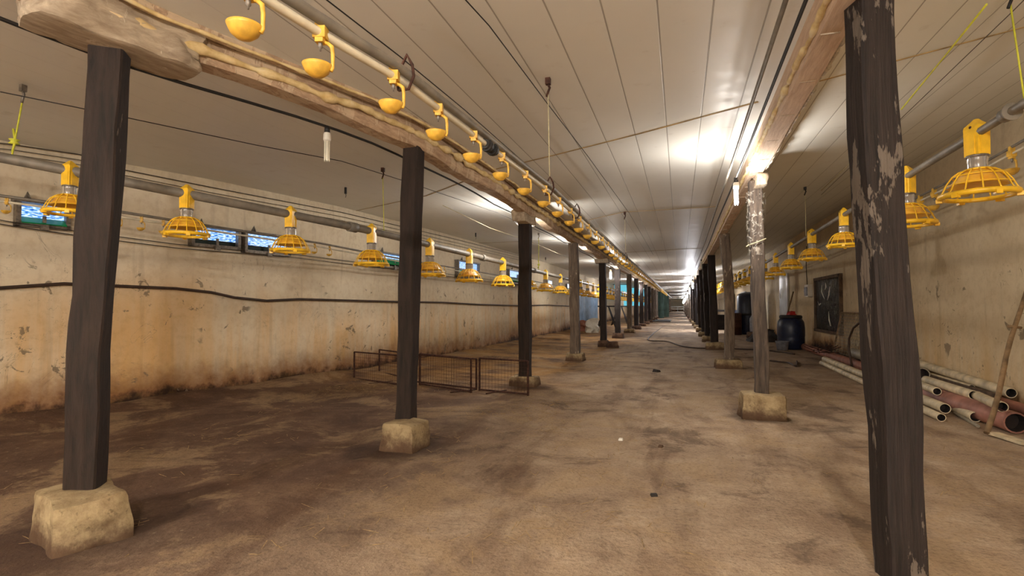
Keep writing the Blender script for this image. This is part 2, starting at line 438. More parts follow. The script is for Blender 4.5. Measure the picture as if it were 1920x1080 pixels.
# ------------------------------------------------------------------ hall shell
Y0, Y1 = -6.0, 128.0
WL = [(-6, -8.4), (0, -7.2), (3.4, -6.7), (4.46, -6.4), (5.6, -6.0), (7.8, -5.55), (10.5, -5.3), (13.4, -5.15), (20, -5.0), (130, -4.9)]
def wlx(y): return lerp(WL, y)
WRX = 3.5
def ceil_z(x, y):
    if x < -2.3: z = 2.8 + .1*min(1, (-2.3-x)/3.2)
    elif x > .85: z = 2.8 + (x-.85)/(3.5-.85)*.6
    else: z = 2.8
    if y > 22:   # sheets sag between their fixings further down
        a = min(1, (y-22)/4)
        u = ((y-22)/3.4+.25*nz((x*.5, y*.2, 3))) % 1.0
        z -= a*(.10*(1-abs(2*u-1)**2.2))*(.65+.5*nz((x*.4, y*.12, 0)))+.02*a*nz((x*2, y*.8, 8))
    return z
def floor_z(x, y):
    z = .012*nz((x, y, 0), 1.3)+.006*nz((x, y, 3), 4)
    e = x-wlx(y)
    if e < 1.6: z += .10*(1-e/1.6)**2*(.8+.6*nz((x, y, 5), .8))
    return z
ys = [Y0+i*.25 for i in range(int((22-Y0)/.25))] + [22+i*.34 for i in range(0, 120)]+[62.8+i*.85 for i in range(0, 77)]
ys = [y for y in ys if y < Y1]+[Y1]
def grid(xs_of, zf, flip=False):
    mb = MB(); vs = []; n = None
    for y in ys:
        xs = xs_of(y); n = len(xs)
        for x in xs: vs.append((x, y, zf(x, y)))
    fs = []
    for i in range(len(ys)-1):
        for j in range(n-1):
            f = (i*n+j, i*n+j+1, (i+1)*n+j+1, (i+1)*n+j)
            fs.append(tuple(reversed(f)) if flip else f)
    return mb.add(vs, fs, True)
def fx(y):
    a = wlx(y)-.05; return [a+(WRX+.05-a)*i/44 for i in range(45)]
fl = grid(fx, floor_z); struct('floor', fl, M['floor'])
def cx(y):
    a = wlx(y)-.05; return [a+(-2.3-a)*i/4 for i in range(5)] + [-2.3+.01, -1.9, -1.5, -1.1, -.7, -.3, .1, .5, .84, .86, 1.5, 2.4, WRX+.05]
struct('ceiling', grid(cx, ceil_z, True), M['ceiling'])
def wall(name, xf, out, mat):
    mb = MB(); vs = []; fs = []; zs = [-.1, .3, .7, 1.1, 1.5, 1.9, 2.3, 2.7, 3.0, 3.45]
    n = len(zs)
    for y in ys:
        for z in zs: vs.append((xf(y), y, z))
    for i in range(len(ys)-1):
        for j in range(n-1):
            f = (i*n+j, i*n+j+1, (i+1)*n+j+1, (i+1)*n+j)
            fs.append(f if out < 0 else tuple(reversed(f)))
    mb.add(vs, fs, True)
    # outer face gives the wall its thickness
    vs2 = [(v[0]+out*.25, v[1], v[2]) for v in vs]
    mb.add(vs2, [tuple(reversed(f)) for f in fs], True)
    return struct(name, mb, mat)
wall('wall_left', wlx, -1, M['wall_l'])
wall('wall_right', lambda y: WRX, 1, M['wall_r'])
struct('wall_far', MB().box((-1, Y1+.1, 1.5), (10, .2, 4)), M['wall_r'])
struct('wall_back', MB().box((-2.4, Y0-.1, 1.6), (14, .2, 3.9)), M['wall_r'])
# transverse joints of the ceiling sheets: flat cover strips
def ctrim(i, pts, w=.014):
    mb = MB()
    q = []
    for a, b in zip(pts, pts[1:]):
        for k in range(8):
            t = k/8; q.append((a[0]+(b[0]-a[0])*t, a[1]+(b[1]-a[1])*t))
    q.append(pts[-1])
    for a, b in zip(q, q[1:]):
        mb.bar((a[0], a[1], ceil_z(*a)-.003), (b[0], b[1], ceil_z(*b)-.003), w, .006)
    struct('trim_%d' % i, mb, M['joint'])
M['joint'] = simple('joint_strip', rgb(160, 132, 84), .7, 0, var=.25, scale=6)
ctrim(1, [(-2.12, 5.88), (-1.25, 5.48), (-.34, 5.03), (.6, 4.52)])
ctrim(2, [(-5.5, 8.2), (-3.59, 7.15), (-2.35, 6.1)], .01)
ctrim(3, [(-2.1, 10.3), (-.9, 9.2), (.6, 9.15)], .01)
p1, p2 = atz(1538, 164, 2.95), atz(1700, 150, 3.12)
ctrim(4, [(.95, 4.3), (3.45, 4.7)], .01)
ctrim(5, [(-5.2, 13.4), (-2.3, 12.6)], .01)
ctrim(6, [(-2.1, 16.4), (.6, 15.6)], .012)

# ------------------------------------------------------------------ posts and their footings
def post_mb(base, top, w, seedv, bend=0.0, rough=.012, d=None, rz=0.0):
    mb = MB(); n = 16; d = d or w; ring = [(-.5, -.44), (-.44, -.5), (.44, -.5), (.5, -.44), (.5, .44), (.44, .5), (-.44, .5), (-.5, .44)]
    cr_, sr_ = math.cos(rz), math.sin(rz)
    vs = []; fs = []
    for i in range(n+1):
        t = i/n
        c = Vector(base).lerp(Vector(top), t)
        c.x += bend*math.sin(math.pi*t)+.018*nz((t*3, seedv, 0)); c.y += .018*nz((seedv, t*3, 4))
        ww = w*(1+.13*nz((t*4, seedv, 8))); dd = d*(1+.13*nz((seedv, t*4, 9)))
        for k, (x, y) in enumerate(ring):
            kk = (k//2)*1.7
            ax, ay = x*ww+rough*nz((kk, t*9, seedv)), y*dd+rough*nz((t*9, kk, seedv))
            vs.append((c.x+ax*cr_-ay*sr_, c.y+ax*sr_+ay*cr_, c.z))
    for i in range(n):
        for k in range(8):
            l = (k+1) % 8; fs.append((i*8+k, i*8+l, (i+1)*8+l, (i+1)*8+k))
    fs.append(tuple(reversed(range(8)))); fs.append(tuple(n*8+k for k in range(8)))
    return mb.add(vs, fs, False)
def rock_mb(c, d, rz=0.0, seedv=1.0, amp=.02, n=6, taper=.9):
    mb = MB(); R = Matrix.Rotation(rz, 3, 'Z')
    for ax in range(3):
        for s in (-1, 1):
            vs = []; fs = []
            for i in range(n+1):
                for j in range(n+1):
                    u, v = 2*i/n-1, 2*j/n-1
                    p = [0, 0, 0]; p[ax] = s; p[(ax+1) % 3] = u; p[(ax+2) % 3] = v
                    q = Vector(p); L = (abs(q.x)**14+abs(q.y)**14+abs(q.z)**14)**(1/14); q = q/L
                    tp = 1-(1-taper)*(q.z*.5+.5)
                    q = Vector((q.x*d[0]/2*tp, q.y*d[1]/2*tp, (q.z+1)*d[2]/2))
                    q += Vector((nz(q, 5, seedv), nz(q, 5, seedv+9), nz(q, 5, seedv+20)*(.8 if q.z > d[2]*.3 else 0)))*amp*2
                    q += Vector((nz(q, 16, seedv), nz(q, 16, seedv+9), 0))*amp*.7
                    vs.append(R @ q+Vector(c))
            for i in range(n):
                for j in range(n):
                    f = (i*(n+1)+j, (i+1)*(n+1)+j, (i+1)*(n+1)+j+1, i*(n+1)+j+1)
                    fs.append(f if s > 0 else tuple(reversed(f)))
            mb.add(vs, fs, True)
    return mb
def post(base, top, w, mat, foot, label, group=None, seedv=0.0, bend=0.0, cap=None, fmat='conc', frz=0.0, d=None, prz=0.0):
    bx, by = base; t = thing('wooden_post', label, 'post', (bx, by, 0), 0, group)
    z0 = foot[2]-.03 if foot else -.02
    obj('shaft', post_mb((0, 0, z0), (top[0]-bx, top[1]-by, top[2]), w, seedv, bend, d=d, rz=prz), M[mat], t)
    if foot:
        off = foot[3] if len(foot) > 3 else (0, 0)
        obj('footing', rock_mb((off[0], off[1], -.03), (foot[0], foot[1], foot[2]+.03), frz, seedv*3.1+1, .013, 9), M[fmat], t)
        t.children[-1]
    if cap:
        cx_, cy_, cz_, dx, dy, dz, rz = cap
        o = obj('cap_block', rock_mb((0, 0, 0), (dx, dy, dz), 0, seedv+5, .03 if dy > .7 else .014, 12, 1.0), M['cap'], t, (cx_-bx, cy_-by, cz_), rz)
    return t
post((-3.03, 2.04), (-2.9, 2.04, 2.60), .15, 'post', (.50, .34, .24, (.03, -.02)), 'nearest left dark wooden post, thick, under a big pale wood block', seedv=1.3, cap=(-2.875, 2.06, 2.56, .33, .80, .235, math.radians(-13)), frz=-.38, d=.13, prz=math.radians(35))
post((-2.31, 4.22), (-2.25, 4.22, 2.60), .15, 'post', (.33, .33, .22, (.07, -.13)), 'second dark wooden post on the left, square concrete footing, before wire panels', seedv=2.7, d=.15)
post((-2.25, 7.81), (-2.25, 7.81, 2.56), .17, 'post', (.42, .36, .14), 'third left post, rough and dark, standing behind the end of the wire panels', seedv=3.1, cap=(-2.25, 7.75, 2.44, .22, .62, .18, 0), d=.17)
post((-2.2, 11.62), (-2.23, 11.62, 2.58), .2, 'post_p', (.4, .4, .17), 'fourth left post, pale grey and dark, on a light square footing', seedv=4.4)
post((-2.16, 15.8), (-2.18, 15.8, 2.58), .19, 'post', (.3, .35, .19), 'fifth left post, dark, with a second small block beside its footing', seedv=5.2, cap=(-2.18, 15.8, 2.45, .4, .5, .13, 0), fmat='conc_d')
post((-2.2, 20.1), (-2.22, 20.1, 2.58), .2, 'post_r', (.42, .4, .2), 'sixth left post, almost black, on a dark reddish block beyond the bulb', seedv=6.2, fmat='conc_d')
tag(obj('concrete_block', rock_mb((0, 0, -.02), (.3, .34, .19), .3, 9, .03, 6), M['conc_d'], None, (-1.86, 15.55, 0)), 'loose rounded block leaning against the fifth left footing', 'block')
ly = [24.2, 28.1, 32.1, 36.2, 40.3]
names = ['seventh', 'eighth', 'ninth', 'tenth', 'eleventh']
for i, y in enumerate(ly):
    post((-2.15, y), (-2.15, y, 2.6), .21, 'post_p' if i == 0 else 'post', (.5, .5, .18), names[i]+' post of the left row counted from the viewer', seedv=7+i*1.3, fmat='conc_d' if i else 'conc')
far0 = None
far_pts = []
for i in range(20):
    far_pts.append((-2.12, 44.4+i*4.1)); far_pts.append((.88, 46.5+i*4.0))
ROW = 'posts far down the hall'
post((.91, 2.79), (.835, 2.79, 2.66), .15, 'post_r', None, 'nearest right post, big black timber with peeling pale flakes', seedv=11.4, d=.15, prz=math.radians(15))
post((.83, 6.34), (.80, 6.34, 2.56), .135, 'post_g', (.46, .4, .26), 'slim second right post wrapped at top, on a squared concrete footing', seedv=12.9, cap=(.83, 6.25, 2.47, .12, .34, .12, 0), d=.14)
post((.88, 11.13), (.83, 11.13, 2.6), .17, 'post_p', (.5, .42, .17), 'third right post, crooked and patchy pale, on a low footing', seedv=13.3, bend=.05, d=.17)
post((.9, 15.77), (.84, 15.77, 2.6), .2, 'post', (.5, .5, .2), 'fourth post of the right row, grey-brown, before the dark posts', seedv=14.2, d=.2)
ry = [19.0, 22.2, 26.0, 30.2, 34.2, 38.2, 42.3]
names = ['fifth', 'sixth', 'seventh', 'eighth', 'ninth', 'tenth', 'eleventh']
for i, y in enumerate(ry):
    post((.9, y), (.84, y, 2.6), .23, 'post_r' if i in (0, 1, 3) else 'post', (.45, .5, .2), names[i]+' post of the right row counted from the viewer', seedv=15+i*1.7)
ends = thing('wooden_post', 'small wooden post among the crowded posts far down the hall', 'post', (far_pts[0][0], far_pts[0][1], 0), 0, ROW)
obj('shaft', post_mb((0, 0, .15), (0, 0, 2.6), .22, 33.0), M['post_p'], ends)
obj('footing', rock_mb((0, 0, -.03), (.45, .45, .2), 0, 3, .02, 4), M['conc_d'], ends)
for x, y in far_pts[1:]: dup(ends, (x, y, 0), 0, ends['label'], ROW)
# plastic wrap and cord round the slim post
mb = MB()
tag(obj('plastic_wrap', MB().tube([(.80, 6.33, 1.75), (.795, 6.33, 2.0), (.80, 6.33, 2.2), (.80, 6.33, 2.44)], [.088, .093, .098, .105], 10, caps=False), None), 'torn clear plastic wrapped round top of the slim right post', 'wrap')
def wrapm():
    k = NT('crinkled_clear_plastic', .15, 0, .8); n = k.noise(14, k.pos(), 6, .7, 1); k.color(rgb(214, 206, 192))
    al = k.step(n, .50, .60); k.l(k.math('MULTIPLY', al, .45), k.b.inputs['Alpha']); k.bump(n, 1, .03); return k.m
COL.objects['plastic_wrap'].data.materials.append(wrapm())
tag(obj('cord', MB().tube([(.725, 6.25, 1.86), (.80, 6.245, 1.885), (.885, 6.25, 1.92), (.89, 6.41, 1.92), (.73, 6.42, 1.88), (.72, 6.28, 1.86), (.69, 6.24, 1.84)], .006, 6), M['wire_l']), 'pale cord tied round the slim right post below its wrap', 'cord')

# ------------------------------------------------------------------ beams under the ceiling
byl = [Y0+.1+i*.2 for i in range(int(26/.2))]+[20.2+i*2.0 for i in range(53)]
def beam_mb(xf, w, z00, z1, amp, sd, zf=None):
    mb = MB(); vs = []; fs = []
    for y in byl:
        z0 = zf(y) if zf else z00
        x = xf(y); wl = w/2*(1+amp*4*nz((y, sd, 0), 1.1)); wr = w/2*(1+amp*4*nz((y, sd, 7), 1.3)); zz = z0+amp*.35*nz((y, sd, 2), 1.6)+amp*.15*nz((y, sd, 3), 6)
        vs += [(x-wl, y, z1), (x-wl*1.02, y, zz+.05), (x-wl*.85, y, zz), (x+wr*.8, y, zz), (x+wr, y, zz+.04), (x+wr, y, z1)]
    for i in range(len(byl)-1):
        for k in range(6):
            l = (k+1) % 6; fs.append((i*6+l, i*6+k, (i+1)*6+k, (i+1)*6+l))
    return mb.add(vs, fs, False)
bl = thing('roof_beam', 'rough whitewashed timber beam running over the left row of posts', 'beam', (0, 0, 0))
obj('timber', beam_mb(blx_s, .16, 2.575, 2.83, .12, 1.0, lambda y: lerp([(-6, 2.66), (2.6, 2.65), (4.1, 2.58), (130, 2.58)], y)), M['beam'], bl)
def bead(xf, z, r, amp, sd, mat, name, parent, side=1):
    mb = MB(); pts = []; rs = []
    for i in range(int((20-Y0)/.045)):
        y = Y0+.1+i*.045
        pts.append((xf(y)+.012*nz((y, sd, 0), 3), y, z+.014*nz((y, sd, 5), 3))); rs.append(r*max(.35, 1+amp*1.3*nz((y, sd, 9), 7)+amp*.9*nz((y, sd, 2), 19)))
    for i in range(50):
        y = 20+i*2.0; pts.append((xf(y), y, z)); rs.append(r)
    return obj(name, mb.tube(pts, rs, 7), M[mat], parent)
bead(lambda y: blx_s(y)+.10, 2.70, .026, .9, 3.0, 'foam', 'foam_seal', bl)
obj('batten', beam_mb(lambda y: blx_s(y)+.145, .05, 2.77, 2.83, .05, 4.0), M['beam'], bl)
bead(lambda y: blx_s(y)+.185, 2.765, .011, .5, 6.0, 'foam', 'foam_seal', bl)
br = thing('roof_beam', 'pale sawn timber beam with foam edges above the right row of posts', 'beam', (0, 0, 0))
obj('timber', beam_mb(brs, .155, 2.60, 2.83, .03, 11.0), M['beam_r'], br)
jm = MB()
for i in range(30):
    yj_ = 1.2+i*.62; jm.box((brs(yj_)+random.uniform(-.02, .02), yj_, 2.5985), (.09, .004, .008))
obj('saw_cuts', jm, M['cap'], br)
bead(lambda y: brs(y)-.085, 2.645, .017, .9, 13.0, 'foam', 'foam_seal', br)
bead(lambda y: brs(y)+.088, 2.64, .015, .9, 15.0, 'foam_w', 'foam_seal', br)

# ------------------------------------------------------------------ cables and wires
def cable(name, pts, r, mat, label, cat='cable', seg=6, kids=None):
    o = obj(name, MB().tube(pts, r, seg), M[mat]); return tag(o, label, cat)
def samp(xf, zf, y0, y1, n): return [(xf(y0+(y1-y0)*i/n), y0+(y1-y0)*i/n, zf(y0+(y1-y0)*i/n)) for i in range(n+1)]
cable('lamp_cable', [lcab(Y0+.1+i*.35) for i in range(190)], .011, 'black', 'black lamp cable hung along the outer side of the left beam')
cable('lamp_cable', [rcab(-5.8+i*.5) for i in range(210)], .009, 'black', 'black cable along the inner side of the right beam, nearer the beam')
cable('lamp_cable', samp(lambda y: brs(y)-.30, lambda y: 2.56+.012*math.sin(y*.7+1), -5.8, 90, 120), .012, 'pipe', 'grey conduit beside the black cable along the right beam')
# hose sagging along the left wall
hp = [(0, 540), (120, 532), (215, 536), (330, 541), (395, 548), (440, 558), (500, 564), (560, 561), (640, 563), (750, 566), (830, 567), (900, 571), (975, 573), (1030, 572), (1085, 575), (1130, 576)]
pts = []
for x, y in hp:
    Y = 4.0
    for _ in range(20):
        Y = atx(x, y, wlx(Y)+.045).y
    pts.append(atx(x, y, wlx(Y)+.045))
pts.insert(0, (pts[0][0]-1.0, pts[0][1]-1.9, 1.46))
sm = []
for i in range(len(pts)-1):
    for k in range(4):
        t = k/4; a, b = Vector(pts[i]), Vector(pts[i+1]); sm.append(a.lerp(b, t))
cable('wall_hose', sm, .018, 'hose', 'brown hose sagging along the plastered left wall', 'hose', 8)
def wallwire(pl, off, r, mat, name, label):
    q = []
    for x, y in pl:
        Y = 5.0
        for _ in range(20): Y = atx(x, y, wlx(Y)+off).y
        q.append(atx(x, y, wlx(Y)+off))
    return cable(name, q, r, mat, label, 'wire', 5)
wallwire([(-60, 402), (30, 418), (160, 436), (330, 458), (560, 478), (760, 503), (960, 530), (1080, 548)], .12, .006, 'wire', 'wall_wire', 'upper of two thin wires below the left wall inlets')
wallwire([(-60, 410), (30, 425), (160, 444), (330, 465), (560, 484), (760, 508), (960, 533), (1080, 550)], .10, .006, 'wire', 'wall_wire', 'lower of two thin wires below the left wall inlets')
wallwire([(-60, 262), (30, 272), (150, 290), (230, 318), (400, 352), (640, 398), (860, 450), (1000, 486)], .06, .006, 'wire', 'wall_wire', 'thin wire high on the left wall just beneath the ceiling')
for k_, lb_ in ((10, 'second thin wire below the ceiling on the left wall'), (19, 'third thin wire below the ceiling on the left wall')):
    wallwire([(-60, 262+k_), (30, 272+k_), (150, 290+k_), (230, 318+k_), (400, 352+k_), (640, 398+k_*.8), (860, 450+k_*.6), (1000, 486+k_*.4)], .06, .004, 'wire', 'wall_wire', lb_)
# long tension wires under the ceilings
def zwire(pl, z, r, mat, name, label): return cable(name, [atz(x, y, z) for x, y in pl], r, mat, label, 'wire', 5)
zwire([(0, 172), (230, 219), (480, 272), (640, 302), (760, 340), (930, 398), (1060, 455), (1160, 503)], 2.66, .004, 'black', 'ceiling_wire', 'dark tension wire crossing the left bay ceiling above the feeder line')
zwire([(800, -80), (917, 48), (1027, 195), (1100, 290), (1180, 400), (1225, 478)], 2.72, .0035, 'black', 'ceiling_wire', 'dark tension wire with a small clamp under the central ceiling')
zwire([(540, -60), (600, -10), (750, 106), (870, 205), (1000, 320), (1110, 420), (1200, 505)], 2.5, .0035, 'black', 'ceiling_wire', 'dark wire just above the central drinker line')
zwire([(1850, 8), (1780, 95), (1690, 205)], 2.9, .006, 'cord_y', 'winch_cord', 'yellow green cord slanting under the right ceiling beside the near black post')
zwire([(1605, 297), (1590, 310), (1540, 357)], 2.85, .006, 'wire_l', 'winch_cord', 'short pale cord behind the near black post on the right ceiling')
zwire([(1960, -40), (1900, 20), (1690, 222), (1540, 365)], 2.96, .003, 'wire', 'ceiling_wire', 'thin grey wire under the right bay ceiling')
zwire([(830, 385), (920, 428), (1000, 455), (1080, 490)], 2.5, .005, 'wire_l', 'winch_cord', 'pale cord in the left bay with a small yellow knot')

# ------------------------------------------------------------------ feeder lines
def head_mb():
    mb = MB(); w, d = .04, .044
    prof = [(w*.95, -.13), (w, .03), (w*.9, .045), (w*.45, .07), (w*.2, .085)]
    vs = []; fs = []
    for a, z in prof:
        b = d if z < .05 else d*a/w
        vs += [(-a, -b, z), (a, -b, z), (a, b, z), (-a, b, z)]
    for i in range(len(prof)-1):
        for k in range(4):
            l = (k+1) % 4; fs.append((i*4+k, i*4+l, (i+1)*4+l, (i+1)*4+k))
    fs.append((3, 2, 1, 0)); n = (len(prof)-1)*4; fs.append((n, n+1, n+2, n+3))
    mb.add(vs, fs)
    for s in (-1, 1):
        mb.box((0, s*.042, -.045), (.05, .01, .15)); mb.box((s*.037, 0, -.07), (.012, .05, .11))
    return mb
def make_pan():
    t = thing('feeder_pan', 'x', 'feeder', (0, 0, 0))
    obj('clamp_head', head_mb(), M['yellow'], t)
    nt = MB().tube([(-.036, 0, .035), (-.041, 0, .035)], .008, 10)
    obj('peg', nt, M['rust'], t)
    obj('collar', MB().lathe([(0, -.128), (.052, -.128), (.056, -.134), (.05, -.142), (.0, -.142)], seg=20), M['steel'], t)
    cy = MB().lathe([(.048, -.14), (.049, -.165), (.046, -.17), (.048, -.2), (.046, -.22), (.041, -.22), (.041, -.14)], seg=20)
    for k in range(4):
        a = k*math.pi/2; cy.box((.05*math.cos(a), .05*math.sin(a), -.18), (.008, .008, .08), a)
    obj('shutter_tube', cy, M['clear'], t)
    obj('inner_cone', MB().lathe([(.045, -.213), (.06, -.218), (.095, -.245), (.125, -.285), (.135, -.305), (.128, -.303), (.09, -.25), (.045, -.223)], seg=24), M['amber'], t)
    g = MB()
    def ring(r, z, rr): g.tube([(r*math.cos(2*math.pi*k/28), r*math.sin(2*math.pi*k/28), z) for k in range(28)], rr, 6, closed=True)
    ring(.062, -.212, .006); ring(.118, -.248, .004); ring(.15, -.3, .0035)
    for k in range(14):
        a = 2*math.pi*k/14
        pr = [(.058, -.211), (.09, -.222), (.122, -.247), (.148, -.287), (.166, -.33), (.18, -.352)]
        g.tube([(r*math.cos(a), r*math.sin(a), z) for r, z in pr], .0042, 5)
    obj('grill', g, M['yellow'], t)
    rim = MB().lathe([(.168, -.348), (.186, -.346), (.19, -.358), (.182, -.372), (.16, -.375), (.155, -.366), (.168, -.348)], seg=32)
    for k in range(6):
        a = 2*math.pi*k/6+.2; rim.box((.178*math.cos(a), .178*math.sin(a), -.374), (.03, .03, .022), a)
    obj('pan_rim', rim, M['yellow'], t)
    return t
proto = make_pan()
PL = [(0.0, -5.3), (2.6, -4.85), (3.1, -4.45), (3.8, -4.05), (4.7, -3.7), (5.4, -3.35), (6.6, -3.08), (8.5, -3.0), (14, -3.0), (130, -2.9)]
# left feeder line: plan and height of the tube
knots = [(-60, 283, -5.0), (0, 294, -4.85), (130, 320, -4.55), (215, 337, -4.35), (350, 364, -4.05), (545, 402, -3.65), (700, 434, -3.35), (805, 459, -3.15), (880, 477, -3.05), (945, 493, -3.0), (1024, 513, -2.98), (1100, 532, -2.95), (1160, 547, -2.95)]
fk = [atx(*k) for k in knots]
FYX = [(p.y, p.x) for p in fk]+[(130, -2.9)]; FYZ = [(p.y, p.z) for p in fk]+[(130, 2.0)]
flx = lambda y: lerp(FYX, y); flz = lambda y: lerp(FYZ, y)
yy = [-1+i*.2 for i in range(90)]+[17+i*3 for i in range(35)]
def sm3(f, y): return (f(y-.3)+f(y-.15)+f(y)+f(y+.15)+f(y+.3))/5
t = thing('feeder_line', 'grey auger feeder tube with pans running along the left bay', 'feeder line')
obj('feed_tube', MB().tube([(sm3(flx, y), y, sm3(flz, y)) for y in yy], .04, 12), M['pipe'], t)
cl = atx(663, 427, -3.42)
for yc in (cl.y, cl.y+3.0, cl.y+6.0, cl.y+9):
    obj('tube_joint', MB().tube([(sm3(flx, yc-.05), yc-.05, sm3(flz, yc-.05)), (sm3(flx, yc+.05), yc+.05, sm3(flz, yc+.05))], .055, 14), M['pipe'], t)
px_l = [130, 350, 545, 697, 806, 880, 943, 990, 1023, 1051, 1074]
def y_on_left(x):
    lo, hi = .5, 60
    for _ in range(50):
        m = (lo+hi)/2; P = Vector((sm3(flx, m), m, 2.0))-EYE; w = P.dot(FW); u = 960+F*P.dot(RT)/w
        if u < x: lo = m
        else: hi = m
    return lo
lys = [y_on_left(x) for x in px_l]
print('left pan Y', [round(v, 2) for v in lys])
dy = 1.25
while lys[-1] < 62: lys.append(lys[-1]+dy)
lab = ['yellow feeder pan behind the nearest left post', 'yellow feeder pan left of the paired wall inlets, right of nearest post', 'yellow feeder pan in front of the right end of the paired inlets',
       'yellow feeder pan just left of the second left post', 'yellow feeder pan just right of the second left post', 'second yellow pan to the right of the second left post', 'third yellow pan to the right of the second left post',
       'yellow feeder pan partly hidden behind the third left post', 'first yellow pan to the right of the third left post', 'second yellow pan to the right of the third left post', 'third yellow pan to the right of the third left post']
first = True
for i, y in enumerate(lys):
    L = (sm3(flx, y), y, sm3(flz, y)); sc = [.92, .98, 1.0, 1.05][i] if i < 4 else 1.1
    lb, gp = (lab[i], None) if i < len(lab) else ('small distant yellow pan in the crowded far part of the left feeder line', 'distant pans of the left feeder line')
    if first:
        proto.location = L; proto['label'] = lb; proto.scale = (sc,)*3; proto.rotation_euler.z = .2; first = False
    else: dup(proto, L, .2 if i < 3 else random.uniform(-.1, .3), lb, gp, sc)
# right feeder line
kr = [(1990, 138), (1900, 207), (1838, 262), (1750, 300), (1690, 338), (1600, 392), (1520, 443), (1440, 490), (1390, 515)]
kr = [(1990, 150), (1900, 207), (1830, 252), (1750, 300), (1690, 338), (1600, 392), (1520, 441), (1440, 490), (1390, 512)]
fr = [atx(x, y, 1.85) for x, y in kr]
FRZ = sorted([(p.y, p.z) for p in fr])+[(130, 2.15)]
frz_ = lambda y: lerp(FRZ, y)
t = thing('feeder_line', 'grey auger feeder tube with pans running along the right bay', 'feeder line')
yr = [1+i*.3 for i in range(60)]+[19+i*3 for i in range(35)]
obj('feed_tube', MB().tube([(1.85, y, sm3(frz_, y)) for y in yr], .026, 12), M['pipe'], t)
yc = atx(1890, 213, 1.85).y
obj('tube_joint', MB().tube([(1.85, yc-.035, frz_(yc)), (1.85, yc+.035, frz_(yc))], .042, 14).tube([(1.85, yc-.045, frz_(yc)), (1.85, yc-.035, frz_(yc))], .052, 14), M['pipe'], t)
def y_on_x(px, X, z):
    lo, hi = .5, 120
    for _ in range(60):
        m = (lo+hi)/2; P = Vector((X, m, z))-EYE; w = P.dot(FW); u = 960+F*P.dot(RT)/w if w > .1 else 9e9
        if u > px: lo = m
        else: hi = m
    return lo
rys = [y_on_x(x, 1.85, 2.2) for x in (1832, 1700, 1582, 1522, 1483, 1454, 1434)]
print('right pan Y', [round(v, 2) for v in rys])
while rys[-1] < 62: rys.append(rys[-1]+1.35)
lab = ['nearest right yellow feeder pan, large, against the right wall', 'yellow feeder pan peeking out right of the near black post', 'yellow feeder pan just left of the near black post', 'yellow feeder pan over the dark window on the right', 'third yellow pan to the left of the near black post',
       'fourth yellow pan to the left of the near black post', 'fifth yellow pan to the left of the near black post']
for i, y in enumerate(rys):
    lb, gp = (lab[i], None) if i < len(lab) else ('small distant yellow pan in the far part of the right feeder line', 'distant pans of the right feeder line')
    dup(proto, (1.85, y, sm3(frz_, y)), random.uniform(0, 1), lb, gp, 1.12 if i < 2 else 1.0)

# ------------------------------------------------------------------ drinker lines
def make_cup(s=1.0):
    t = thing('drinker_cup', 'x', 'drinker', (0, 0, 0))
    c = MB(); c.box((0, 0, .0), (.05, .042, .045)); c.box((0, 0, .034), (.04, .022, .03)); c.box((.014, 0, .05), (.01, .02, .02)); c.box((-.014, 0, .05), (.01, .02, .02)); c.box((0, 0, -.03), (.032, .036, .02))
    obj('clip', c, M['yellow_d'], t)
    obj('nipple', MB().lathe([(0, -.03), (.009, -.034), (.009, -.058), (.004, -.062), (.003, -.072), (0, -.072)], seg=12), M['steel'], t)
    a = MB().tube([(.0, .012, -.03), (.025, .012, -.036), (.042, .012, -.05), (.046, .012, -.08), (.046, .012, -.135), (.04, .01, -.15)], [.008, .008, .009, .008, .007, .007], 8)
    obj('arm', a, M['yellow_d'], t)
    obj('cup', MB().lathe([(0.0, -.178), (.026, -.172), (.045, -.156), (.054, -.137), (.058, -.127), (.053, -.127), (.043, -.15), (.025, -.163), (0, -.167)], (-.012, 0, 0), seg=28), M['yellow_d'], t)
    return t
dk = [atz(*p, 2.0) for p in [(420, -50), (500, 0), (600, 62), (750, 150), (910, 270), (1030, 360), (1160, 475)]]
DX = [(p.y, p.x) for p in dk]+[(16, -.86), (60, -.84)]
print('drinker', [(round(a, 2), round(b, 2)) for a, b in DX])
dlx = lambda y: lerp(DX, y)
dl = thing('drinker_line', 'white drinker tube with yellow cups running under the central ceiling', 'drinker line')
yd = [.3+i*.12 for i in range(130)]+[16+i*2 for i in range(22)]
obj('water_tube', MB().tube([(dlx(y), y, 2.0) for y in yd], .0135, 10), M['pvc'], dl)
obj('support_rail', MB().tube([(dlx(y)+.012, y, 2.034) for y in yd], .017, 8), M['pipe'], dl)
yj = y_on = None
def y_on_d(px):
    lo, hi = .3, 60
    for _ in range(50):
        m = (lo+hi)/2; P = Vector((dlx(m), m, 2.0))-EYE; w = P.dot(FW)
        u = 960+F*P.dot(RT)/w if w > .05 else -9e9
        if u < px: lo = m
        else: hi = m
    return lo
yj = y_on_d(918)
obj('coupling', MB().tube([(dlx(yj-.07), yj-.07, 2.0), (dlx(yj+.07), yj+.07, 2.0)], .026, 12).tube([(dlx(yj-.05), yj-.05, 2.0), (dlx(yj-.02), yj-.02, 2.0)], .033, 12).tube([(dlx(yj+.05), yj+.05, 2.0), (dlx(yj+.02), yj+.02, 2.0)], .033, 12), M['black'], dl)
for px in (757, 1028, 1079, 1172):
    y = y_on_d(px); x = dlx(y); h = MB()
    h.tube([(x-.02, y, 1.975), (x-.028, y, 2.01), (x-.01, y, 2.06), (x+.012, y, 2.1), (x+.034, y, 2.06), (x+.04, y, 2.02), (x+.02, y, 1.975), (x-.02, y, 1.975)], .006, 6)
    obj('hanger', h, M['rust'], dl)
cpx = [466, 601, 738, 822, 888, 941, 985, 1021, 1047, 1069, 1086, 1102]
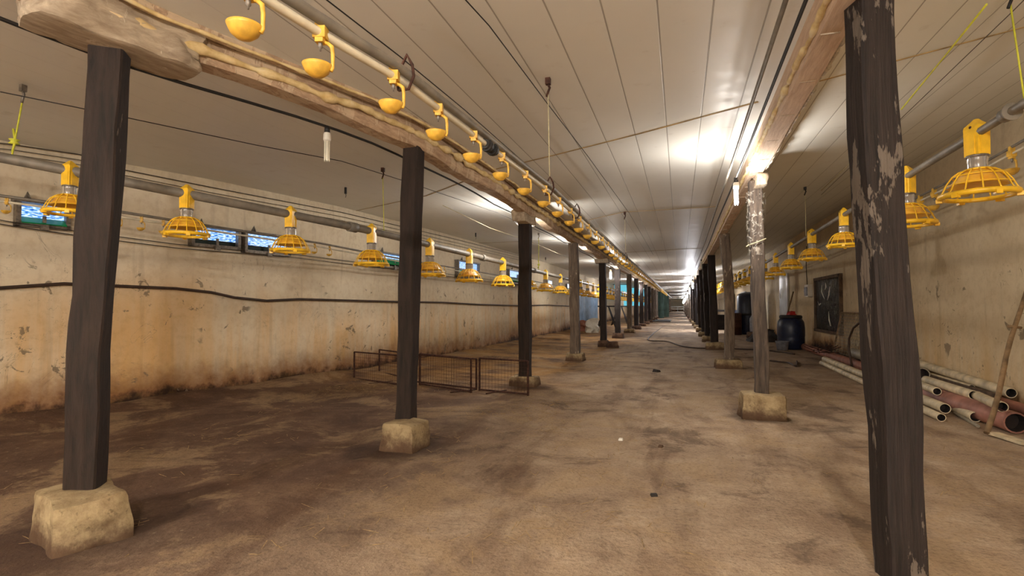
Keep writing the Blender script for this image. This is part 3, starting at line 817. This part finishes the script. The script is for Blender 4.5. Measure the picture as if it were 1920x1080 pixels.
dys = [y_on_d(x) for x in cpx]
print('cups', [round(v, 2) for v in dys])
while dys[-1] < 42 and len(dys) < 75: dys.append(dys[-1]+.52)
cup = make_cup()
ordn = ['first', 'second', 'third', 'fourth', 'fifth', 'sixth', 'seventh', 'eighth', 'ninth', 'tenth', 'eleventh', 'twelfth']
for i, y in enumerate(dys):
    L = (dlx(y), y, 2.0)
    lb = ('%s yellow drinker cup from the near end of central line' % ordn[i]) if i < 12 else 'small yellow drinker cup in the far tight row of the central line'
    gp = None if i < 12 else 'far drinker cups of the central line'
    if i == 0: cup.location = L; cup['label'] = lb; cup.rotation_euler.z = math.radians(15); cup.scale = (.74,)*3
    else: dup(cup, L, math.radians(15 if i < 8 else 20), lb, gp, .74)
# side drinker lines
kl = [(-60, 358, -6.1), (0, 367, -5.95), (230, 398, -5.3), (330, 414, -5.1), (600, 456, -4.75), (760, 487, -4.6), (1000, 527, -4.4), (1090, 545, -4.4)]
ql = [atx(*k) for k in kl]
t = thing('drinker_line', 'thin grey and white drinker tubes along the left wall', 'drinker line')
obj('support_rail', MB().tube(ql, .014, 8), M['pipe'], t)
obj('water_tube', MB().tube([q-Vector((0, 0, .05)) for q in ql], .011, 8), M['pvc'], t)
LQX = [(p.y, p.x) for p in ql]; LQZ = [(p.y, p.z-.05) for p in ql]
def y_on_q(px):
    lo, hi = ql[0].y, 30
    for _ in range(50):
        m = (lo+hi)/2; P = Vector((lerp(LQX, m), m, 2.0))-EYE; w = P.dot(FW); u = 960+F*P.dot(RT)/w
        if u < px: lo = m
        else: hi = m
    return lo
for i, px in enumerate((12, 222, 265, 306, 590, 618, 800, 833)):
    y = y_on_q(px)
    dup(cup, (lerp(LQX, y), y, lerp(LQZ, y)), .5, ['yellow drinker cup at the left picture edge before the first inlet', 'first small cup right of the nearest left post on the wall line', 'second small cup right of the nearest left post on the wall line', 'third small cup right of the nearest left post on the wall line',
         'small wall-line cup just right of the paired inlets', 'second small wall-line cup right of the paired inlets', 'small wall-line cup right of the second left post', 'second small wall-line cup right of the second left post'][i], None, .62)
t = thing('drinker_line', 'thin white drinker tubes along the right wall', 'drinker line')
qr = [atx(x, y, 2.85) for x, y in [(1990, 216), (1920, 263), (1800, 330), (1690, 385), (1600, 432), (1480, 492), (1400, 532)]]
obj('support_rail', MB().tube(qr, .013, 8), M['pipe'], t)
obj('water_tube', MB().tube([q-Vector((0, 0, .06)) for q in qr], .011, 8), M['pvc'], t)
RQZ = sorted([(p.y, p.z-.06) for p in qr])
for i, px in enumerate((1898, 1752, 1726, 1812)):
    y = y_on_x(px, 2.85, 2.4)
    dup(cup, (2.85, y, lerp(RQZ, y)), .3, ['yellow cup at the far right edge beyond the big pan', 'yellow cup on right wall line, second right of the near black post', 'yellow cup on right wall line, first right of the near black post', 'yellow cup behind the big right feeder pan'][i], None, 1.1)

# ------------------------------------------------------------------ hanging cords and hooks
def hanger(hook, bot, label, mat='wire_l', r=.004, hk='rust', tens=None):
    t = thing('hanging_cord', label, 'cord', hook)
    H_ = Vector(hook); B = Vector(bot)-H_
    h = MB(); h.box((0, 0, -.02), (.035, .035, .05)); h.tube([(0, 0, -.04), (.012, 0, -.07), (0, 0, -.1), (-.01, 0, -.13)], .009, 6)
    obj('hook', h, M[hk], t)
    obj('string', MB().tube([(0, 0, -.1), B*.5+Vector((0, 0, -.05)), B], r, 5), M[mat], t)
    if tens:
        c = B*tens
        obj('tensioner', MB().lathe([(0, -.02), (.035, -.015), (.02, 0), (.035, .015), (0, .02)], c, 12).tube([c+Vector((-.02, 0, -.08)), c+Vector((.01, 0, 0)), c+Vector((-.015, 0, .1))], .008, 6), M['cord_y'], t)
    return t
def hk(px, py, y, z=None): p = aty(px, py, y); return p
y = y_on_d(1028); hanger((dlx(y)+.0, y, 2.8), (dlx(y)+.01, y, 2.1), 'pale cord from a rusty ceiling hook down to the central drinker line')
y = y_on_d(1172); hanger((dlx(y)+.0, y, 2.8), (dlx(y)+.01, y, 2.1), 'thin white cord to the far part of the central drinker line')
y = y_on_left(720); p = aty(718, 300, y); hanger((p.x, y, min(2.83, p.z)), (sm3(flx, y), y, sm3(flz, y)+.03), 'yellowish cord left of the second left post down to the feeder line', 'cord_y')
y = y_on_left(20); hanger((sm3(flx, y)+.1, y, 2.86), (sm3(flx, y), y, sm3(flz, y)+.03), 'yellow green cord with tensioner at the left picture edge', 'cord_y', .006, 'steel', .8)
y = y_on_left(1010); hanger((sm3(flx, y), y, 2.82), (sm3(flx, y), y, sm3(flz, y)+.03), 'pale cord with looped slack just right of third left post', 'cord_y', .006, 'steel', .85)
y = y_on_x(1511, 1.85, 2.3); hanger((1.85, y, ceil_z(1.85, y)), (1.85, y, sm3(frz_, y)+.03), 'pale cord hanging from ceiling to the right feeder line', 'wire_l', .005, 'black')
y = y_on_x(1918, 1.85, 2.6); hanger((1.80, y, ceil_z(1.8, y)), (1.85, y, sm3(frz_, y)+.03), 'yellow cord at the right picture edge above the feeder line', 'cord_y', .005, 'black')
for i, (x, y, lb) in enumerate([(648, 360, 'small black hook on the left ceiling above the feeder line'), (892, 442, 'small dark hook on left ceiling right of the second left post'), (1023, 486, 'small dark hook on left ceiling right of the third left post')]):
    p = atz(x, y, 2.80); tag(obj('ceiling_hook', MB().box((0, 0, .02), (.025, .025, .09)).tube([(0, 0, -.02), (.01, 0, -.05), (0, 0, -.08)], .004, 5), M['black'], None, p), lb, 'hook')
p = aty(55, 105, 2.6); 
# ------------------------------------------------------------------ air inlets in the left wall
def inlet(px0, px1, ptop, pbot, label, green=True, flapz=.45, pane=True):
    ya = yb = 5.0
    for _ in range(30):
        ya = atx(px0, ptop, wlx(ya)+.05).y; yb = atx(px1, ptop, wlx(yb)+.05).y
    A = Vector((wlx(ya)+.012, ya, 0)); B = Vector((wlx(yb)+.012, yb, 0))
    ztop = atx(px0, ptop, A.x).z; zbot = atx(px0, pbot, A.x).z
    L = (B-A).length; d = (B-A).normalized(); ang = math.atan2(d.y, d.x)-math.pi/2
    hgt = ztop-zbot
    t = thing('air_inlet', label, 'vent', (A+B)/2+Vector((0, 0, zbot)), ang)
    f = MB(); w = .04
    f.box((.05, 0, w/2), (.1, L, w)); f.box((.05, 0, hgt+.02), (.12, L+.04, .03))
    for s in (-1, 1): f.box((.05, s*(L/2-w/2), hgt/2), (.1, w, hgt))
    f.box((.1, 0, hgt*.25), (.02, .03, hgt*.5)); f.box((.11, 0, .0), (.03, .07, .06))
    obj('inlet_frame', f, M['steel'], t)
    zz = hgt*flapz
    obj('pane', MB().box((.025, 0, zz+(hgt-zz)/2), (.01, L-.06, hgt-zz)), M['pane'], t)
    obj('opening', MB().box((.02, 0, zz/2+.01), (.01, L-.06, zz)), M['green_dk'], t)
    if green:
        m = MB(); m.add([(.03, -L/2+.04, zz), (.03, L/2-.04, zz), (.13, L/2-.04, zz*.38), (.13, -L/2+.04, zz*.38), (.02, -L/2+.04, zz-.01), (.02, L/2-.04, zz-.01), (.12, L/2-.04, zz*.38-.01), (.12, -L/2+.04, zz*.38-.01)],
                        [(0, 3, 2, 1), (4, 5, 6, 7), (0, 1, 5, 4), (1, 2, 6, 5), (2, 3, 7, 6), (3, 0, 4, 7)])
        obj('flap', m, M['green'], t)
    o = MB().tube([(.04, -L*.3, hgt+.03), (.07, -L*.3, hgt+.12), (.05, -L*.3+.03, hgt+.03)], [.03, .006, .02], 6)
    obj('hinge_ear', o, M['steel'], t)
    return t
inlet(30, 132, 380, 424, 'blue daylit air inlet with green flap at far left edge', True, .42)
inlet(357, 449, 426, 462, 'left one of the paired blue air inlets on left wall', False, .42)
inlet(456, 542, 438, 474, 'right one of the paired blue air inlets on left wall', False, .42)
inlet(700, 768, 474, 500, 'mostly green air inlet just left of the second left post', True, .72)
inlet(856, 896, 490, 520, 'small blue air inlet behind the pans right of second left post', True, .5)
inlet(952, 985, 507, 531, 'small blue inlet just left of the third left post', True, .5)
for i, yv in enumerate((17.0, 20.5, 24.5)):
    t = thing('air_inlet', ['first', 'second', 'third'][i]+' tiny air inlet on left wall beyond the third left post', 'vent', (wlx(yv)+.02, yv, 1.95))
    obj('inlet_frame', MB().box((.03, 0, .13), (.06, 1.0, .26)), M['steel'], t); obj('pane', MB().box((.065, 0, .17), (.01, .9, .14)), M['pane'], t); obj('flap', MB().box((.07, 0, .06), (.02, .9, .07)), M['green'], t)

# ------------------------------------------------------------------ wire mesh panels on the floor
def panel(a, b, h, label, feet=(), group=None, nx=None, tilt=0.0):
    A = Vector((a[0], a[1], 0)); B = Vector((b[0], b[1], 0)); d = B-A; L = d.length; ang = math.atan2(d.y, d.x)
    t = thing('wire_panel', label, 'panel', A, ang, group)
    f = MB(); r = .011
    q = lambda x, z: (x, -z*tilt, z)
    for p0, p1 in ((q(0, .02), q(L, .02)), (q(0, h), q(L, h)), (q(0, .0), q(0, h)), (q(L, 0), q(L, h))): f.bar(p0, p1, .022, .022, (0, 1, 0))
    obj('frame', f, M['rust'], t)
    g = MB(); n = int(L/.05)
    for i in range(1, n): g.tube([q(L*i/n, .02), q(L*i/n, h)], .0016, 4, caps=False)
    for j in range(1, int(h/.05)): g.tube([q(0, .02+j*.05), q(L, .02+j*.05)], .0016, 4, caps=False)
    obj('mesh', g, M['rust'], t)
    for fx_ in feet:
        obj('foot', MB().tube([(fx_*L-.03, -.2, .012), (fx_*L+.05, .2, .012)], .009, 6), M['rust'], t)
    return t
P = lambda x, y: atz(x, y, 0)
panel(P(664, 712), P(757, 724), .45, 'left rusty wire mesh panel standing left of the second left post', (.55,))
panel(P(711, 700), P(772, 712), .42, 'rusty wire panel standing behind the left panel, beside the second post')
panel(P(787, 722), P(883, 737), .47, 'middle rusty wire panel right of the second left post', (.85,))
panel(P(780, 718), P(893, 731), .44, 'rusty wire panel leaning just behind the middle panel')
panel(P(899, 733), P(990, 742), .46, 'right-hand rusty wire panel ending at the third left post', (.35,))

# ------------------------------------------------------------------ things along the right wall
def wpipe(name, a, b, r, mat, label, za=None, zb=None, cat='pipe', hollow=True, sag=0.0, X=None):
    za = r if za is None else za; zb = r if zb is None else zb
    A, B = (atz(a[0], a[1], za), atz(b[0], b[1], zb)) if X is None else (atx(a[0], a[1], X), atx(b[0], b[1], X))
    print('PIPE', [round(v, 2) for v in (*A, *B)])
    if A.x > WRX-r-.02: A.x = WRX-r-.02
    if B.x > WRX-r-.02: B.x = WRX-r-.02
    t = thing(name, label, cat, A)
    D = B-A; n = 6
    pts = [D*(i/n)+Vector((0, 0, sag*math.sin(math.pi*i/n))) for i in range(n+1)]
    obj('pipe_wall', MB().tube(pts, r, 16, caps=not hollow), M[mat], t)
    if hollow:
        dn = D.normalized()
        x = dn.orthogonal().normalized(); y = dn.cross(x); k = 16
        for e, sg in ((Vector((0, 0, 0)), 1), (D, -1)):
            m = MB(); vs = []
            for rr, off in ((r, 0), (r*.86, 0), (r*.84, .12*sg)):
                for i in range(k):
                    a_ = 2*math.pi*i/k; vs.append(e+dn*off+(x*math.cos(a_)+y*math.sin(a_))*rr)
            fs = [(j*k+i, j*k+(i+1) % k, (j+1)*k+(i+1) % k, (j+1)*k+i) for j in range(2) for i in range(k)]
            fs.append(tuple(2*k+i for i in range(k)))
            m.add(vs, fs, False)
            o = obj('pipe_end', m, M[mat], t); o.data.materials.append(M['inside'])
            for i, p in enumerate(o.data.polygons):
                if i >= k: p.material_index = 1
    return t
wpipe('plastic_pipe', (1600, 642), (1896, 737), .055, 'pvc_old', 'long white pipe lying highest against the right wall', X=3.42)
wpipe('plastic_pipe', (1600, 661), (1730, 702), .09, 'pvc_grey', 'wide grey pipe with black open mouth among the stacked pipes', X=3.22)
wpipe('plastic_pipe', (1737, 701), (1822, 727), .035, 'pvc_old', 'thin short pale pipe below the long wall pipe', .22, .22)
wpipe('plastic_pipe', (1736, 712), (1826, 741), .05, 'pvc_old', 'white pipe whose open end sits right of the grey mouth', .24, .24)
wpipe('drain_pipe', (1508, 650), (1690, 712), .085, 'pvc_red', 'long terracotta pipe along the foot of the right wall', .09, .09)
wpipe('drain_pipe', (1740, 738), (1905, 793), .1, 'pvc_pink', 'big red painted pipe with open mouth at right picture edge', .1, .1)
wpipe('plastic_pipe', (1640, 685), (1757, 734), .045, 'pvc_old', 'white pipe ending just above the red pipe near black post', .2, .2)
wpipe('plastic_pipe', (1546, 673), (1772, 766), .055, 'pvc_old', 'long white pipe, second from the front on the floor', .09, .09)
wpipe('plastic_pipe', (1540, 680), (1765, 783), .042, 'pvc_old', 'front-most long white pipe lying on the floor', .042, .042)
wpipe('plastic_pipe', (1776, 757), (1829, 782), .052, 'pvc_old', 'short white pipe with open end before the big red pipe', .055, .055)
wpipe('plastic_pipe', (1832, 742), (1879, 763), .05, 'pvc_old', 'short cream pipe with open end behind the leaning stick', .23, .23)
wpipe('metal_rod', (1790, 774), (1834, 799), .016, 'pvc_grey', 'thin grey rod on the floor before the short pipe', .016, .016, 'rod', False)
wpipe('drain_pipe', (1872, 752), (1935, 772), .055, 'pvc_red', 'brownish pipe under the long white wall pipe at right edge', X=3.38)
for a, b, lb, z, w, h, m in [((1765, 692), (1868, 742), 'dark plank lying across the stacked pipes', .22, .05, .04, 'wood_dk'), ((1862, 812), (1925, 832), 'cream board on the floor beside the big red pipe', .02, .09, .025, 'pvc_old'), ((1690, 706), (1758, 742), 'grey strip between the white pipes right of black post', .05, .05, .03, 'pvc_grey')]:
    A = atz(a[0], a[1], z); B = atz(b[0], b[1], z); A.x = min(A.x, 3.38); B.x = min(B.x, 3.38)
    tag(obj('board', MB().bar((0, 0, 0), B-A, w, h), M[m], None, A), lb, 'board')
# leaning stick
B = atz(1850, 812, .02); T_ = atx(1922, 545, 3.44)
t = thing('leaning_stick', 'long wooden stick leaning on the right wall over the pipes', 'stick', B)
D = T_-B
obj('shaft', MB().tube([D*(i/8)+Vector((.012*math.sin(i), 0, 0)) for i in range(9)], [.026, .025, .024, .025, .023, .024, .022, .022, .02], 8), M['wood_old'], t)
obj('knob', MB().tube([D*.72+Vector((-.07, -.02, .01)), D*.72+Vector((.05, 0, -.005))], .014, 6), M['wood_old'], t)
# window on the right wall
win = thing('window_1', '', '', (WRX, 14.9, .56)); win['kind'] = 'structure'
del win['label']; del win['category']
wl_, wh = 2.35, 1.34
f = MB()
for s in (-1, 1): f.box((-.03, s*(wl_/2), wh/2), (.08, .07, wh+.07))
f.box((-.03, 0, 0), (.1, wl_+.1, .07)); f.box((-.03, 0, wh), (.08, wl_+.1, .07))
obj('window_frame', f, M['wood_dk'], win)
g = MB(); n = 14; vs = []; fs = []
for i in range(n+1):
    for j in range(n+1):
        y, z = (i/n-.5)*(wl_-.05), wh*j/n; vs.append((-.035-.05*abs(nz((y, z, 1), 2.2))*math.sin(math.pi*i/n), y, z))
for i in range(n):
    for j in range(n): fs.append((i*(n+1)+j, i*(n+1)+j+1, (i+1)*(n+1)+j+1, (i+1)*(n+1)+j))
g.add(vs, fs, True)

obj('plastic_film', g, M['film'], win)
g = MB()
for pl in ([(-.09, .25, 1.16), (-.11, .2, 1.0), (-.1, .05, .86), (-.09, .0, .8)], [(-.09, -.1, 1.2), (-.1, -.18, 1.1), (-.1, -.1, 1.04)], [(-.09, -.5, 1.1), (-.1, -.45, .9), (-.09, -.25, .78)], [(-.09, -.35, .5), (-.1, -.42, .3), (-.09, -.5, .16)], [(-.09, .7, .75), (-.1, .5, .66), (-.09, .4, .7)]):
    g.tube(pl, [.004, .014, .010, .003][:len(pl)], 5)
obj('film_glint', g, M['white_pl'], win)  # pale tubes stand in for highlights on the crumpled black film
e = thing('socket_box', 'small white electrical box beside the dark window', 'box', (3.44, 16.75, 1.62))
obj('housing', MB().box((0, 0, 0), (.12, .42, .34)), M['white_pl'], e); obj('lid', MB().box((-.07, 0, -.02), (.03, .3, .24)), M['bluegrey'], e)
cable('wall_wire', [(3.46, 17.0, 1.8), (3.46, 17.1, 2.3), (3.46, 17.0, 2.9)], .012, 'wire', 'thin wire rising from the white box on right wall', 'wire')
# door-like bright sheet on the right wall
d1 = struct('door_1', MB().box((3.46, 20.6, 1.15), (.05, 1.5, 2.3)), M['doorm'])
# wire rack and hoop leaning on the right wall
a = atz(1568, 668, .02); b = atz(1622, 690, .02)
t = thing('wire_rack', 'tilted wire grid leaning against the right wall beyond the black post', 'rack', (3.25, 12.8, .05))
g = MB(); hh, ww = 1.0, 1.7
for i in range(18): g.tube([(.0, -ww/2+ww*i/17, 0), (.18, -ww/2+ww*i/17-.1, hh)], .005, 4)
for j in range(16): g.tube([(.18*j/15, -ww/2-.1*j/15, hh*j/15), (.18*j/15, ww/2-.1*j/15, hh*j/15)], .005, 4)
obj('grid', g, M['pvc_grey'], t)
f = MB().bar((0, -ww/2, 0), (.18, -ww/2-.1, hh), .03, .03, (1, 0, 0)).bar((0, ww/2, 0), (.18, ww/2-.1, hh), .03, .03, (1, 0, 0)).bar((.18, -ww/2-.1, hh), (.18, ww/2-.1, hh), .03, .03)
obj('frame', f, M['wood_old'], t)
hoop = [Vector((3.0+.04*math.sin(a_), 10.95+.62*math.cos(a_), .66+.62*math.sin(a_))) for a_ in [2*math.pi*i/26 for i in range(20)]]
hoop = [Vector((3.0, 11.6-.95*math.sin(t_)*.9, .08+.98*(1-math.cos(t_))/2*1.0)) for t_ in [math.pi*i/16 for i in range(17)]]
hp_ = [atx(x, y, 3.05) for x, y in [(1598, 690), (1592, 655), (1592, 635), (1600, 615), (1612, 605), (1630, 598), (1650, 600)]]
cable('bent_hose', hp_, .02, 'hose', 'dark hose arched beside the wire rack and black post', 'hose', 8)
t = thing('twig_heap', 'small heap of brown twigs on the terracotta pipe', 'twigs', (2.95, 13.1, .17))
g = MB()
for i in range(22):
    a_ = random.uniform(0, 6.28); q = Vector((random.uniform(-.2, .2), random.uniform(-.3, .3), random.uniform(0, .1))); g.tube([q, q+Vector((math.cos(a_)*.2, math.sin(a_)*.3, random.uniform(0, .12)))], .008, 4)
obj('twigs', g, M['rust'], t)
# barrel, bucket, broom
t = thing('plastic_barrel', 'dark blue plastic barrel with red bag on its lid by the right wall', 'barrel', (2.93, 16.5, 0))
obj('body', MB().lathe([(0, 0), (.29, 0), (.33, .05), (.345, .3), (.34, .34), (.35, .38), (.35, .6), (.33, .76), (.28, .84), (.26, .86), (0, .86)], seg=28), M['blue'], t)
obj('lid', MB().lathe([(0, .94), (.25, .94), (.29, .92), (.29, .86), (.26, .85)], seg=28), M['black'], t)
tag(obj('red_bag', rock_mb((0, 0, 0), (.26, .22, .1), .3, 4, .03, 6, .6), M['red'], None, (2.95, 16.45, .945)), 'crumpled red bag lying on the blue barrel lid', 'bag')
t = thing('bucket', 'grey plastic bucket on the floor before the blue barrel', 'bucket', (2.62, 15.95, 0))
obj('shell', MB().lathe([(0, 0), (.13, 0), (.17, .24), (.18, .25), (.165, .25), (.125, .02), (0, .02)], seg=22), M['bluegrey'], t)
obj('handle', MB().tube([(.17*math.cos(a_), .03, .24-.16*math.sin(a_)) for a_ in [math.pi*i/10 for i in range(11)]], .005, 5), M['steel'], t)
t = thing('broom', 'broom leaning upright on the right wall left of the barrel', 'broom', (3.05, 18.7, 0))
obj('handle', MB().tube([(0, 0, .25), (.38, .1, 1.65)], .02, 6), M['wood_old'], t)
obj('bristles', MB().tube([(-.04, 0, 0), (0, 0, .28)], [.16, .05], 10), M['rust'], t)
tag(obj('dirt_heap', rock_mb((0, 0, -.03), (1.2, 1.5, .38), 0, 6, .08, 8, .35), M['dark'], None, (2.75, 20.0, 0)), 'dark heap of dirt between barrel and blue drum', 'heap')
# clutter far on the right
t = thing('water_tank', 'tall dark blue tank standing far right beyond the slim post', 'tank', (2.75, 24.5, 0))
obj('body', MB().lathe([(0, 0), (.42, 0), (.45, .1), (.45, 1.55), (.4, 1.7), (.15, 1.78), (0, 1.78)], seg=22), M['blue'], t)
obj('rim', MB().lathe([(.46, .8), (.475, .82), (.475, .86), (.46, .88)], seg=22), M['black'], t)
tag(obj('steel_drum', MB().lathe([(0, 0), (.28, 0), (.28, .3), (.295, .31), (.28, .33), (.28, .6), (.295, .61), (.28, .63), (.28, .9), (0, .9)], seg=20), M['rust'], None, (2.15, 24.0, 0)), 'rust brown drum beside the tall blue tank', 'drum')
tag(obj('gas_bottle', MB().lathe([(0, 0), (.15, 0), (.16, .05), (.16, .5), (.1, .62), (.04, .66), (.04, .74), (0, .74)], seg=16), M['bluegrey'], None, (2.62, 21.6, .22)), 'small grey bottle on a block right of the tall tank', 'bottle')
tag(obj('concrete_block', rock_mb((0, 0, -.02), (.5, .5, .25), 0, 7, .015, 5, .98), M['conc_d'], None, (2.62, 21.6, 0)), 'grey block under the small bottle by the tank', 'block')
t = thing('work_table', 'dark cluttered table between the third and fourth right posts', 'table', (2.05, 29.0, 0))
obj('table_top', MB().box((0, 0, .95), (1.5, 2.4, .07)), M['dark'], t)
for sx in (-1, 1):
    for sy in (-1, 1): obj('leg', MB().box((sx*.68, sy*1.1, .46), (.08, .08, .92)), M['dark'], t)
tag(obj('crate', MB().box((0, 0, .35), (1.2, .9, .7)).box((0, 0, .72), (1.26, .96, .05)), M['dark'], None, (1.95, 29.0, 0)), 'black crate stored beneath the cluttered table', 'crate')
tag(obj('metal_cabinet', MB().box((0, 0, .5), (.8, 1.2, 1.0)).box((-.41, 0, .5), (.02, 1.0, .8)), M['blue'], None, (2.9, 27.0, 0)), 'dark low cabinet behind the tall blue tank', 'cabinet')
# pale sheets hanging at the right behind the posts
for i, (x, y, w, lb) in enumerate([(3.42, 33, 2.6, 'pale grey sheet hanging on right wall behind the third post'), (3.42, 40, 3.6, 'further pale sheet on right wall behind the fourth post')]):
    g = MB(); vs = []; fs = []
    for k in range(21):
        for z in (.95, 2.0): vs.append((x+.05*math.sin(k*1.1), y-w/2+w*k/20, z))
    for k in range(20): fs.append((k*2, k*2+1, k*2+3, k*2+2))
    g.add(vs, fs, True); g.add([(v[0]+.01, v[1], v[2]) for v in vs], [tuple(reversed(q)) for q in fs], True)
    tag(obj('hanging_sheet', g, M['doorm']), lb, 'sheet')

# ------------------------------------------------------------------ far left bay
t = thing('tarpaulin', 'pale blue tarpaulin hung on the far left wall', 'tarpaulin', (wlx(28)+.1, 29.5, 0))
g = MB(); vs = []; fs = []
for k in range(31):
    for z in (.25, 1.9): vs.append((.05*math.sin(k*.9), -3.5+7*k/30, z))
for k in range(30): fs.append((k*2, k*2+1, k*2+3, k*2+2))
g.add(vs, fs, True); g.add([(v[0]-.012, v[1], v[2]) for v in vs], [tuple(reversed(q)) for q in fs], True)
obj('sheet', g, M['bluetarp'], t); obj('rail', MB().box((0, 0, 1.92), (.05, 7.1, .05)), M['wood_dk'], t)
for i, (x, y) in enumerate([(-3.9, 30), (-3.5, 33)]):
    t = thing('metal_trestle', ['left', 'right'][i]+' dark trestle standing before the blue tarpaulin', 'trestle', (x, y, 0))
    g = MB()
    for s in (-1, 1):
        g.tube([(s*.1, -.1, 1.15), (s*.5, -.3, 0)], .03, 6); g.tube([(s*.1, .1, 1.15), (s*.5, .3, 0)], .03, 6)
    g.box((0, 0, 1.17), (1.0, .12, .07)); obj('stand', g, M['dark'], t)
tag(obj('feed_sack', rock_mb((0, 0, -.02), (.55, .35, .62), .3, 5, .07, 8, .75), M['white_pl'], None, (-3.75, 23.8, 0)), 'white full sack standing beyond the fourth left post', 'sack')
tag(obj('feed_sack', rock_mb((0, 0, -.02), (.8, .5, .5), .1, 8, .08, 8, .6), M['pvc_red'], None, (-4.4, 24.4, 0)), 'brownish slumped sack beside the white sack', 'sack')
# lit cyan sheets closing openings far away on the left
for i, (x, y, w, z0, z1) in enumerate([(-4.2, 47, .9, 1.2, 2.74), (-3.6, 52, 1.1, 1.2, 2.74), (-4.2, 40, .9, 1.8, 2.74)]):
    t = thing('curtain', ['cyan glowing curtain far down left bay, left one', 'cyan glowing curtain nearest the centre far down left bay', 'small high cyan curtain between the seventh and eighth left posts'][i], 'curtain', (x, y, z0))
    obj('cloth', MB().box((0, 0, (z1-z0)/2), (w, .04, z1-z0)), M['cyan'], t); obj('rod', MB().tube([(-w/2-.1, 0, z1-z0+.03), (w/2+.1, 0, z1-z0+.03)], .03, 6), M['steel'], t)
M['greenp'] = simple('green_grey_panel', rgb(62, 84, 74), .7, 0, var=.3, scale=2)
for i, (x, y, w) in enumerate([(-2.0, 54.0, 1.0), (-1.55, 60, .8)]):
    tag(obj('partition', MB().box((0, 0, 1.3), (w, .12, 2.6)).box((0, -.07, 2.5), (w, .06, .1)).box((0, -.07, .1), (w, .06, .2)), M['greenp'], None, (x, y, 0)), ['green grey boarded partition beside the far left posts', 'further grey partition beyond the green one'][i], 'partition')
tag(obj('floor_grate', MB().box((0, 0, .03), (1.6, 5, .06)), M['dark'], None, (-1.5, 44, 0)), 'dark flat mat on the floor before the green partition', 'mat')
tag(obj('gate', MB().box((0, 0, .5), (2.6, .08, .1)).box((0, 0, 1.0), (2.6, .08, .1)).box((-1.25, 0, .55), (.1, .1, 1.1)).box((1.25, 0, .55), (.1, .1, 1.1)).box((0, 0, .55), (.1, .1, 1.1)), M['doorm'], None, (-.5, 122, 0)), 'pale low gate at the dark far end of the hall', 'gate')

# ------------------------------------------------------------------ floor hose, debris and straw
fh = [(1240, 614), (1222, 628), (1216, 638), (1250, 640), (1275, 648), (1300, 652), (1330, 653), (1400, 655), (1450, 658), (1490, 664)]
def smooth(pts, n=5):
    out = []
    for i in range(len(pts)-1):
        a = pts[max(i-1, 0)]; b = pts[i]; c = pts[i+1]; d = pts[min(i+2, len(pts)-1)]
        for k in range(n):
            t = k/n; out.append(.5*((2*b)+(-a+c)*t+(2*a-5*b+4*c-d)*t*t+(-a+3*b-3*c+d)*t**3))
    out.append(pts[-1]); return out
cable('floor_hose', smooth([atz(x, y, .02) for x, y in fh]), .018, 'hose', 'dark hose snaking across the far walkway floor to the right', 'hose', 6)
cable('floor_hose', smooth([atz(x, y, .02) for x, y in [(1442, 676), (1460, 678), (1478, 680), (1493, 686), (1494, 677)]]), .016, 'hose', 'short curved hose on the floor before the bucket', 'hose', 6)
for i, (x, y, s, m, lb) in enumerate([(1164, 826, .018, 'white_pl', 'tiny pale scrap on the floor in mid walkway'), (1231, 549+148, .05, 'dark', 'small dark clod in the middle of the walkway'), (1227, 928, .02, 'dark', 'tiny dark pebble on the near walkway floor'), (1238, 838, .02, 'conc', 'small pale pebble on the walkway floor'),
                                      (118, 752, .03, 'conc', 'small pale stone by the foot of the left wall'), (645, 700, .05, 'conc', 'pale stone at the wall foot left of the wire panels')]):
    p = atz(x, y, 0); tag(obj('stone', rock_mb((0, 0, 0), (s*2, s*2.4, s), i, i, s*.3, 4, .8), M[m], None, (p.x, p.y, floor_z(p.x, p.y)-.003)), lb, 'stone')
# straw
def straw(n, xr, yr, label, name='straw_litter', cl=None, lmin=.03, lmax=.12):
    mb = MB()
    for i in range(n):
        y = random.uniform(*yr); x = random.uniform(*xr)
        if cl and nz((x, y, 2), cl) < random.uniform(-.25, .25): continue
        a = random.uniform(0, math.pi); L = random.uniform(lmin, lmax); w = .0022
        d = Vector((math.cos(a), math.sin(a), 0))*L/2; s = Vector((-math.sin(a), math.cos(a), 0))*w
        z = floor_z(x, y)+.004; zt = Vector((0, 0, random.uniform(0, .015))); c = Vector((x, y, z))
        mb.add([c-d-s, c+d-s+zt, c+d+zt+s, c-d+s, c+Vector((0, 0, .004))], [(0, 1, 2, 3), (0, 4, 1), (3, 2, 4)])
    return tag(obj(name, mb, M['straw']), label, 'straw', None, 'stuff')
straw(9000, (-4.9, -1.2), (5.5, 18), 'dry straw litter spread over the floor of the left bay', cl=.6)
straw(1200, (-4.5, -.5), (1.2, 6), 'scattered straw bits on the dark near left floor', cl=1.2)
straw(500, (-.6, 2.6), (1.6, 8), 'few straw bits over the pale near walkway', cl=1.0)
straw(90, (-3.25, -2.8), (1.85, 2.25), 'straw caught on the floor round the nearest left footing')
